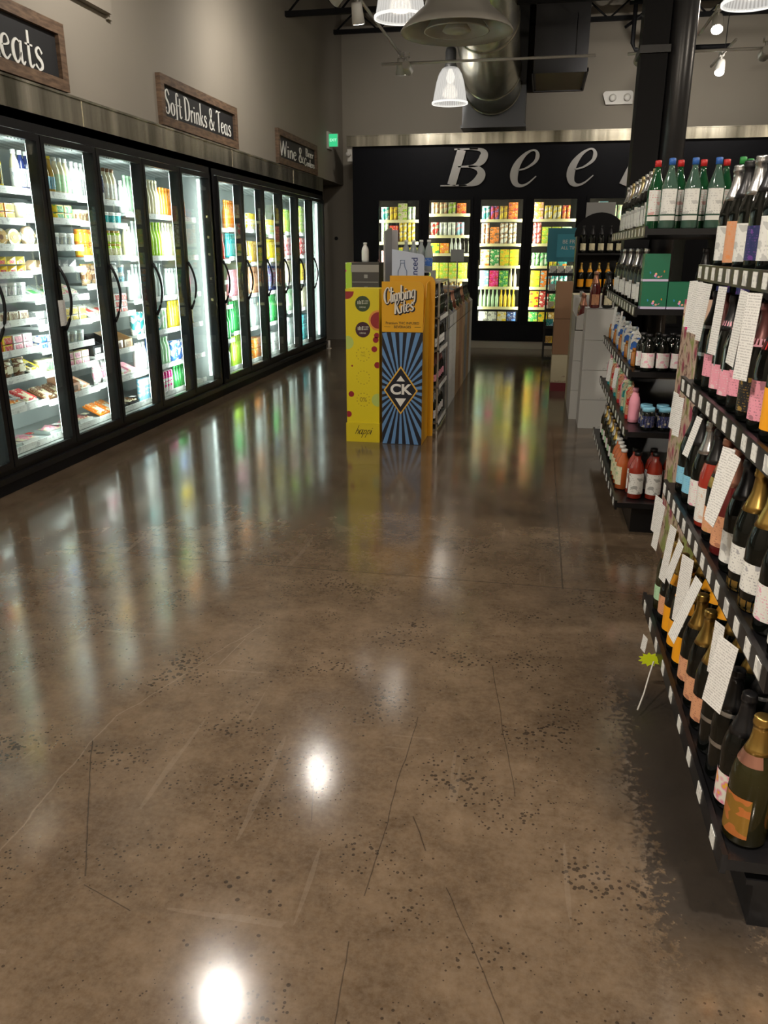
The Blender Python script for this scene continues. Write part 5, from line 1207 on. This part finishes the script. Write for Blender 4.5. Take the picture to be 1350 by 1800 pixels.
# water brand display: pale blue card and silver side panel
wd = thing('water_display', 'pale blue water display card lettered anced beside a silver panel', 'display', (-1.1, 7.2, 0))
obj('stand', B(-1.24, -.95, 7.02, 7.3, 0, 1.22), mat('silver_grey_carton', (.4, .4, .42), .4), wd)
obj('silver_panel', MB().prism([(6.98, 1.2), (7.3, 1.2), (7.3, 1.74), (6.98, 1.70)], -1.315, -1.3, 0, 'x').box(-1.315, -1.245, 7.3, 7.31, 1.2, 1.72), mat('brushed_silver_card', (.35, .35, .36), .35, .5), wd)
cp = MB().prism([(-1.245, 1.1), (-.965, 1.1), (-.965, 1.48)] + [(-1.0 + .035 * math.cos(a), 1.485 + .035 * math.sin(a)) for a in [PI / 2 * q / 6 for q in range(7)]] + [(-1.245, 1.56)], 6.995, 7.005, 0, 'y')
obj('pale_blue_card', cp, mat('pale_blue_card', (.55, .62, .78), .4), wd)
ln = MB(); 
bo = [(-1.19, 1.2), (-1.19, 1.38), (-1.175, 1.41), (-1.17, 1.43), (-1.17, 1.47), (-1.135, 1.47), (-1.135, 1.43), (-1.13, 1.41), (-1.115, 1.38), (-1.115, 1.2)]
ln.tube([(a, 6.993, b) for a, b in bo], .0035, 6); ln.tube([(-1.172, 6.993, 1.445), (-1.133, 6.993, 1.445)], .003, 6)
obj('bottle_outline', ln, mat('blue_line_print', (.15, .22, .4), .5), wd)
tx = MB(); text_into(tx, 'anced', .075, Matrix.Translation((-1.045, 6.993, 1.405)) @ Matrix.Rotation(PI / 2, 4, 'X') @ Matrix.Rotation(PI / 2, 4, 'Z'), bold=.001)
obj('lettering', tx, mat('navy_print', (.03, .05, .2), .5), wd)
wb = pack_bottle(mat('clear_water_bottle', (.5, .56, .58), .08, Coat_Weight=.6, Transmission_Weight=.3), LB('blue', 'white', 1.5), plain('white'), 'water_bottle', (.04, .11), .26, .036)
obj('bottle_ledge', B(-1.24, -.95, 7.32, 7.7, 1.36, 1.375).box(-1.24, -.95, 7.31, 7.7, 0, .01).box(-1.24, -1.235, 7.32, 7.7, 0, 1.36).box(-.955, -.95, 7.32, 7.7, 0, 1.36), mat('silver_grey_carton', (.4, .4, .42), .4), wd)
for j in range(4):
    dup(wb, (-1.2 + j * .075, 7.36 + (3 - j) * .04, 1.376), 0, 'clear water bottle with blue label on the island ledge', 'bottle', 'water bottles on the island ledge')
# wine case stacks of the island
stacks = [(7.75, mgry, 'grey'), (8.1, mw, 'white'), (8.45, mw, 'second white'), (8.8, mt, 'tan'), (9.15, mbn, 'brown'), (9.5, mt, 'second tan'), (9.85, mgry, 'second grey'), (10.2, mt, 'third tan'), (10.55, mw, 'last white')]
for s_, (y0, m_, nm) in enumerate(stacks):
    for k in range(4):
        z0 = k * .27
        cut = k == 3
        mb = MB(); x0, x1, y1 = -1.24, -.85, y0 + .34
        if not cut: mb.box(x0, x1, y0, y1, z0, z0 + .267)
        else:
            mb.box(x0, x1, y0, y1, z0, z0 + .006).box(x0, x0 + .006, y0, y1, z0, z0 + .3)
            for ya in (y0, y1 - .006): mb.prism([(x0, z0), (x1, z0), (x1, z0 + .12), (x1 - .2, z0 + .3), (x0, z0 + .3)], ya, ya + .006, 0, 'y')
            mb.box(x1 - .006, x1, y0, y1, z0, z0 + .12)
        tag(obj('wine_case', mb, m_), f'{nm} wine case in the island row, {LV[k]}', 'case')
    for j in range(3):
        put_bottle(['rosepeach', 'silver', 'toppurple'][s_ % 3], (-.93, y0 + .07 + j * .1, .82), PI / 2, f' in the {nm} cut case of the island', f'bottles in the {nm} cut island case')
# wire shelf end with bottles right behind the CK display
wr = thing('wire_end_rack', 'slim metal rack of dark bottles behind the amber CK display', 'rack', (-.9, 7.3, 0))
rb = B(-.94, -.825, 6.96, 7.67, 0, .02).box(-.94, -.825, 6.96, 7.67, 1.285, 1.3)
for yy in (6.95, 7.66): rb.box(-.945, -.93, yy, yy + .015, 0, 1.3).box(-.835, -.82, yy, yy + .015, 0, 1.3)
obj('frame', rb, mat('dull_chrome', (.45, .45, .44), .3, .9), wr)
for n_, z in enumerate((1.0, .72, .40, .08)):
    obj('wire_shelf', B(-.945, -.82, 6.95, 7.67, z - .012, z), mat('dull_chrome', (0, 0, 0)), wr)
    obj('price_card', B(-.819, -.817, 7.0, 7.6, z - .03, z + .01), m_tag, wr)
    for j in range(6):
        put_bottle(['silver', 'whiteround', 'pink', 'white'][n_], (-.883, 7.02 + j * .115, z), PI / 2, f' on the {["top", "second", "third", "lowest"][n_]} level of the island rack', f'bottles on the {["top", "second", "third", "lowest"][n_]} level of the island rack', (.85, .85, .85))
tag(obj('display_card', MB().box(-1.06, -.9, 10.0, 10.01, 1.42, 1.56).tube([(-.98, 10.0, 1.1), (-.98, 10.0, 1.43)], .006, 6), mgry), 'grey card sign standing over the island cases', 'sign')

# ------------------------------------------------------------ ceiling: joists, pipes, ducts, diffuser
def joist(y, z0, z1, name_l):
    mb = MB().box(-3.42, 7.0, y - .03, y + .03, z0, z0 + .06).box(-3.42, 7.0, y - .03, y + .03, z1 - .05, z1)
    x = -3.4; up = True
    while x < 6.9:
        mb.tube([(x, y, z0 + .03 if up else z1 - .03), (x + .35, y, z1 - .03 if up else z0 + .03)], .014, 6); x += .35; up = not up
    o = tag(obj('roof_joist', mb, m_blackmatte), name_l, 'joist')
joist(11.3, 4.42, 4.82, 'black open web roof joist above the cross light track')
joist(13.9, 4.8, 5.15, 'black open web roof joist against the beige back wall')
joist(8.4, 4.75, 5.2, 'black open web roof joist over the middle of the aisle')
pp = MB()
pp.tube([(1.1, 13.0, ZC - .01), (1.1, 13.0, 4.3), (1.14, 13.0, 4.22), (2.4, 13.0, 4.22)], .03, 8)
pp.tube([(1.0, 12.8, 4.75), (3.5, 12.8, 4.75)], .025, 8).tube([(1.0, 13.2, 4.55), (1.1, 13.1, 4.6), (1.5, 13.1, 4.9), (2.6, 13.1, 4.9)], .022, 8).tube([(1.3, 13.0, ZC), (1.3, 13.05, 4.9)], .02, 8)
tag(obj('sprinkler_pipe', pp, m_blackmatte), 'dark sprinkler pipes looping below the ceiling beside the column', 'pipe')
# spiral duct dropping to the wall plenum
def duct_mat():
    return m_galv
dt = thing('spiral_air_duct', 'shiny galvanised round air duct running to the back wall', 'duct', (-.87, 11, 3.4))
path = [(-.88, 8.3, 5.2), (-.872, 9.4, 4.97), (-.871, 10.5, 4.73), (-.869, 12.0, 4.38), (-.867, 13.2, 4.1), (-.867, 13.75, 3.97)]
mb = MB().tube(path, .43, 40); obj('duct_tube', mb, m_galv, dt)
for t_ in (.12, .35, .58, .82, 1.0):
    i = t_ * (len(path) - 1); a = int(min(i, len(path) - 2)); u = i - a
    p0 = Vector(path[a]).lerp(Vector(path[a + 1]), u); dr = (Vector(path[a + 1]) - Vector(path[a])).normalized() * .012
    obj('seam_band', MB().tube([p0 - dr, p0 + dr], .442, 40), m_galv, dt)
obj('wall_plenum', B(-1.33, -.36, 13.75, 14.39, 3.42, 5.3).box(-1.35, -.34, 13.73, 14.39, 3.38, 3.42), mat('dull_grey_sheet_metal', (.12, .125, .135), .4, .5), dt)
bt = thing('drop_duct', 'dark rectangular drop duct with brown filter opening', 'duct', (.1, 13.5, 3.9))
obj('duct_body', B(-.25, .5, 12.9, 14.3, 3.98, ZC - .01), mat('dark_duct_metal', (.05, .05, .055), .5, .3), bt)
obj('filter_opening', B(-.22, .47, 12.95, 14.28, 3.96, 3.975), mat('brown_filter', (.16, .12, .06), .8), bt)
obj('flange', B(-.27, .52, 12.88, 12.9, 3.95, 4.0).box(-.27, .52, 14.3, 14.32, 3.95, 4.0).box(-.27, -.25, 12.88, 14.32, 3.95, 4.0).box(.5, .52, 12.88, 14.32, 3.95, 4.0), mat('dark_duct_metal', (0, 0, 0)), bt)
df = thing('round_diffuser', 'large round white ceiling air diffuser with nested rings', 'diffuser', (-.87, 8.24, 3.5))
Md = Matrix.Translation((-.87, 8.24, 3.45))
obj('outer_cone', MB().lathe([(.29, .24), (.3, .2), (.47, .06), (.515, .0), (.51, -.01), (.47, .02), (.3, .15), (.28, .2)], 44, M=Md, caps=False), m_paint_white, df)
obj('middle_ring', MB().lathe([(.2, .14), (.29, .015), (.3, .0), (.285, .0), (.19, .12)], 36, M=Md, caps=False), m_paint_white, df)
obj('centre_cone', MB().lathe([(.05, .12), (.13, .01), (.12, 0.0), (.0, .0)], 30, M=Md, caps=False), m_paint_white, df)
obj('drum', MB().lathe([(.29, .2), (.29, 1.27)], 32, M=Md), mat('dark_drum', (.035, .028, .024), .5), df)
obj('strut', MB().tube([(-.87 - .29, 8.24, 3.6), (-.87 + .29, 8.24, 3.6)], .01, 6).tube([(-.87, 8.24 - .29, 3.6), (-.87, 8.24 + .29, 3.6)], .01, 6).tube([(-.87, 8.24, 3.47), (-.87, 8.24, 3.6)], .012, 6), m_black, df)

# pendants: ribbed prismatic glass high bay lamps
m_bulb = emit('warm_bulb', (1.0, .93, .82), 2.0)
def shade_mat():
    m = bpy.data.materials.new('prismatic_acrylic_shade'); m.use_nodes = True; nt = m.node_tree; nt.nodes.clear()
    o = nt.nodes.new('ShaderNodeOutputMaterial'); t = nt.nodes.new('ShaderNodeBsdfTransparent'); t.inputs[0].default_value = (.9, .9, .88, 1)
    e = nt.nodes.new('ShaderNodeEmission'); e.inputs[0].default_value = (1, .96, .9, 1); e.inputs[1].default_value = .75
    g = nt.nodes.new('ShaderNodeBsdfGlossy'); g.inputs['Roughness'].default_value = .15
    tc = nt.nodes.new('ShaderNodeTexCoord'); sx = nt.nodes.new('ShaderNodeSeparateXYZ'); nt.links.new(tc.outputs['Object'], sx.inputs[0])
    an = mth(nt, 'ARCTAN2', sx.outputs[1], sx.outputs[0]); rib = mth(nt, 'SINE', mth(nt, 'MULTIPLY', an, 44)); f = mth(nt, 'ADD', .45, mth(nt, 'MULTIPLY', rib, .16))
    m1 = nt.nodes.new('ShaderNodeMixShader'); nt.links.new(f, m1.inputs[0]); nt.links.new(t.outputs[0], m1.inputs[1]); nt.links.new(e.outputs[0], m1.inputs[2])
    m2 = nt.nodes.new('ShaderNodeMixShader'); m2.inputs[0].default_value = .12; nt.links.new(m1.outputs[0], m2.inputs[1]); nt.links.new(g.outputs[0], m2.inputs[2]); nt.links.new(m2.outputs[0], o.inputs[0]); return m
m_shade = shade_mat()
PEND = [(-1.415, 12.7, 'above the far aisle before the Beer wall', .06), (-1.49, 8.81, 'beside the round air diffuser', .07), (1.6, 7.99, 'at the picture top beyond the column', .6),
        (-1.33, .6, 'unseen over the aisle entrance, added for light', 2.6), (3.2, 4.2, 'unseen over the champagne shelves, added for light', 2.), (1.2, .8, 'unseen over the champagne shelf front, added for light', 2.6), (4.9, 7.9, 'unseen over the next aisle, added for light', 2.), (-1.33, -2.6, 'unseen over the shop entrance, added for light', 2.6), (1.6, -2.6, 'unseen above the entrance mat, added for light', 2.6)]  # unseen pendants, added to light the room without highlights on the floor
def pendant(x, y, z, where, k):
    t = thing('pendant_lamp', f'ribbed clear bell pendant lamp hanging {where}', 'lamp', (x, y, z))
    q_ = 1.1 if y > 8.5 else 1.0
    M = Matrix.Translation((x, y, z)) @ Matrix.Scale(q_, 4)
    sh = MB().lathe([(.075, .42), (.11, .40), (.15, .34), (.18, .25), (.205, .12), (.225, .0), (.235, -.005), (.222, .004), (.2, .125), (.174, .25), (.145, .335), (.1, .39)], 44, M=M, caps=False)
    obj('glass_shade', sh, m_shade, t)
    obj('rim', MB().lathe([(.222, -.012), (.237, -.012), (.237, .01), (.222, .01)], 40, M=M, caps=False), emit('lit_rim', (1, .97, .9), .9), t)
    obj('lamp_housing', MB().lathe([(.02, .66), (.06, .64), (.07, .6), (.07, .46), (.085, .42), (.05, .40)], 24, M=M), mat('dark_lamp_housing', (.03, .03, .03), .5), t)
    obj('cord', MB().tube([(x, y, z + .65 * q_), (x, y, ZC)], .008, 6), m_black, t)
    obj('bulb', MB().lathe([(.02, .40), (.04, .36), (.055, .30), (.045, .25), (.01, .23)], 18, M=M), m_bulb, t)
    lamp('POINT', 'pendant_light', (x, y, z + .1), P_PENDANT * k, (1, .88, .74), .12, parent=t)
for x, y, w, k in PEND: pendant(x, y, 3.575 if y > 11 else (3.73 if y > 8.5 else 3.5), w, k)

# light tracks with heads
def track(p0, p1, label):
    mb = MB().tube([p0, p1], .018, 6)
    return tag(obj('light_track', mb, m_paint_white), label, 'track')
track((-2.05, 2.2, 4.05), (-2.0, 12.2, 4.05), 'white lighting track running toward the back wall beside the cooler wall')
track((-2.25, 11.8, 3.93), (.55, 11.8, 3.93), 'white cross track below the round air duct')
track((.95, 11.8, 3.93), (2.75, 11.8, 3.93), 'white cross track passing behind the column')
track((1.75, 3.0, 4.05), (1.75, 11.5, 4.05), 'white lighting track over the champagne side')
for (x, y, z0, z1) in ((-2.05, 3.0, 4.07, ZC), (-2.0, 10.5, 4.07, ZC), (.3, 11.8, 3.95, 4.42)):
    tag(obj('track_rod', MB().tube([(x, y, z0), (x, y, z1)], .006, 6), m_black), f'thin black rod holding the light track, {["nearer the entrance", "nearer the back wall", "on the cross track"][[3.0, 10.5, 11.8].index(y)]}', 'rod')
def head(x, y, z, aim, power, label, lit=True, col=(1, .93, .84), size=.04, spot=1.5):
    t = thing('track_light', label, 'spotlight', (x, y, z))
    d = (Vector(aim) - Vector((x, y, z))).normalized(); q = d.to_track_quat('-Z', 'Y').to_matrix().to_4x4()
    M = Matrix.Translation((x, y, z - .14)) @ q
    obj('can', MB().lathe([(.05, .1), (.055, .08), (.068, -.1), (.06, -.1), (.05, .07)], 22, M=M), m_paint_white, t)
    obj('stem', MB().tube([(x, y, z), (x, y, z - .12)], .012, 8).box(x - .03, x + .03, y - .05, y + .05, z - .02, z + .03), m_paint_white, t)
    obj('lens', MB().lathe([(.055, -.098), (.055, -.102)], 20, M=M), emit('spot_lens' if lit else 'dim_lens', (1, .95, .88), 22.0 if lit else .8), t)
    if power and power < 20: size = .012
    if power:
        l = lamp('SPOT', 'track_beam', (x, y, z), power, col, size, spot=spot, blend=1.0)
        l.parent = t; l.matrix_parent_inverse = Matrix.Identity(4)
        l.location = Vector(M @ Vector((0, 0, -.12))) - Vector((x, y, z)); l.rotation_euler = q.to_euler()
    return t
head(-2.05, 7.0, 4.05, (-1.3, 5.5, 0), P_SPOT, 'white track spotlight whose beam falls on the aisle floor')
head(-2.06, 4.24, 4.05, (-1.0, 2.6, 0), P_SPOT, 'white track spotlight over the near cooler doors')
head(-2.03, 9.3, 4.05, (-1.8, 10.5, 0), P_SPOT2, 'white track spotlight tilted beside the big pendant')
head(-2.0, 11.9, 4.05, (-2.3, 13.0, 0), 0, 'unlit white track spotlight at the far track end', lit=False)
head(1.76, 10.4, 4.05, (1.3, 7.0, 0), P_SPOT2, 'bright track spotlight beside the black column')
head(1.75, 7.0, 4.05, (.9, 5.0, 1), P_SPOT, 'white track spotlight over the mixer shelves')
head(1.2, 5.5, 4.05, (.3, 3.4, 0.3), 14, 'white track spotlight over the champagne aisle edge')
head(1.75, 3.2, 4.05, (.3, 1.6, 0), P_SPOT, 'white track spotlight over the near champagne end')
head(2.25, 12.7, 4.05, (1.7, 10.5, 1.0), P_SPOT2, 'glaring track spotlight against the back wall beyond the column')
track((2.25, 11.85, 4.05), (2.25, 13.4, 4.05), 'short white track running to the back wall')
track((1.2, 4.5, 4.05), (1.2, 6.1, 4.05), 'short white track over the champagne aisle edge')

for y_ in (1.5, 5.6, 8.6):  # heads added to brighten the left wall, clear of floor highlights
    head(-2.05, y_, 4.05, (-3.42, y_ + .6, 3.1), P_WASH, f'added white track spotlight brightening the cooler wall, {["by the entrance", "between the Meats and Soft Drinks signs", "before the Wine sign"][[1.5, 5.6, 8.6].index(y_)]}', spot=2.7)
for x_ in (-1.9, 1.1, 2.6):  # heads added on the cross track to brighten the back wall
    head(x_, 11.8, 4.02, (x_ + .1, 14.4, 3.6), P_WASH * .6, f'added white spotlight on the cross track brightening the back wall, {["nearest the cooler wall", "just beyond the column", "far beyond the column"][[-1.9, 1.1, 2.6].index(x_)]}', spot=2.2)
track((-2.05, .8, 4.05), (-2.05, 2.2, 4.05), 'white lighting track over the shop entrance')

for x_, y_, w_ in ((2.25, 12.5, 'before the back wall'), (1.2, 5.0, 'over the champagne aisle edge'), (1.75, 6.0, 'over the mixer shelves'), (1.6, 11.8, 'behind the column'), (-2.05, 1.6, 'unseen over the shop entrance, added for light')):
    tag(obj('track_rod', MB().tube([(x_, y_, 3.94 if y_ == 11.8 else 4.06), (x_, y_, ZC)], .006, 6), m_black), f'thin black rod holding the light track {w_}', 'rod')
head(-2.05, 2.3, 4.05, (.55, 2.4, .9), 130, 'added white track spotlight brightening the champagne shelves', spot=1.2)  # added out of view to brighten the champagne shelves from the aisle
head(-2.05, 2.9, 4.05, (.7, 5.2, 1.0), 110, 'added white track spotlight brightening the mixer shelves', spot=1.0)  # likewise an added beam, for the mixer shelves
head(-2.05, 3.5, 4.05, (-1.2, 6.6, .8), 60, 'added white track spotlight brightening the floor displays', spot=.9)  # added beam that lifts the fronts of the floor displays

# ------------------------------------------------------------ small wall fittings
ex = thing('exit_sign', 'green lit EXIT sign mounted on the wall by the beer cooler', 'sign', (-3.36, 13.4, 3.1))
obj('housing', B(XL, XL + .03, 13.3, 13.55, 3.08, 3.33).box(XL, XL + .17, 13.36, 13.38, 3.11, 3.3), m_paint_white, ex)
obj('green_panel', B(XL + .03, XL + .16, 13.345, 13.36, 3.115, 3.295), emit('green_exit_glow', (.05, .75, .3), .7), ex)
tx = MB(); text_into(tx, 'EXIT', .055, FACE_NY(XL + .095, 13.343, 3.205), bold=.001)
obj('lettering', tx, emit('pale_exit_letters', (.5, 1, .7), .9), ex)
el = thing('emergency_light', 'white twin head emergency light on the upper back wall', 'lamp', (1.08, 14.35, 3.75))
obj('housing', MB().prism(rrect(.88, 1.29, 3.74, 3.93, .05), 14.32, 14.4, 0, 'y'), m_paint_white, el)
for xx in (.98, 1.2):
    obj('lamp_head', MB().lathe([(.05, 0), (.055, .03), (.045, .05), (.02, .05)], 20, M=Matrix.Translation((xx, 14.32, 3.83)) @ Matrix.Rotation(PI / 2, 4, 'X')), m_paint_white, el)
sp_ = thing('wall_speaker', 'beige painted box fitting high on the cooler wall above Meats', 'fitting', (-3.38, 6.2, 3.4))
obj('housing', B(XL, XL + .06, 5.95, 6.5, 3.28, 3.7), m_wall, sp_); obj('bracket', B(XL, XL + .03, 6.5, 6.56, 3.25, 3.5), m_wall, sp_)
wj = thing('wall_camera', 'small grey camera fitting at the corner of the beer cooler', 'camera', (-3.1, 13.4, 2.95))
obj('mount', B(-3.12, -3.05, 13.44, 13.5, 2.9, 3.08), m_paint_white, wj); obj('camera_body', MB().lathe([(.03, 0), (.035, .1), (.02, .11)], 14, M=Matrix.Translation((-3.09, 13.44, 3.0)) @ Matrix.Rotation(PI / 2, 4, 'X')), m_paint_white, wj)
tag(obj('wall_button', MB().lathe([(.03, 0), (.03, .03)], 16, M=Matrix.Translation((-3.56, 14.4, 1.75)) @ Matrix.Rotation(PI / 2, 4, 'X')), m_black), 'small round black button on the wall beside the cooler end', 'button')
pf = thing('bumper_post', 'small white foot at the far end of the wall cooler', 'foot', (-3.36, 12.93, 0))
obj('post', MB().lathe([(.022, 0), (.022, .13)], 12, M=Matrix.Translation((-3.36, 12.94, 0))), m_paint_white, pf)
obj('foot_plate', MB().lathe([(.04, 0), (.04, .01)], 12, M=Matrix.Translation((-3.36, 12.94, 0))), m_paint_white, pf)
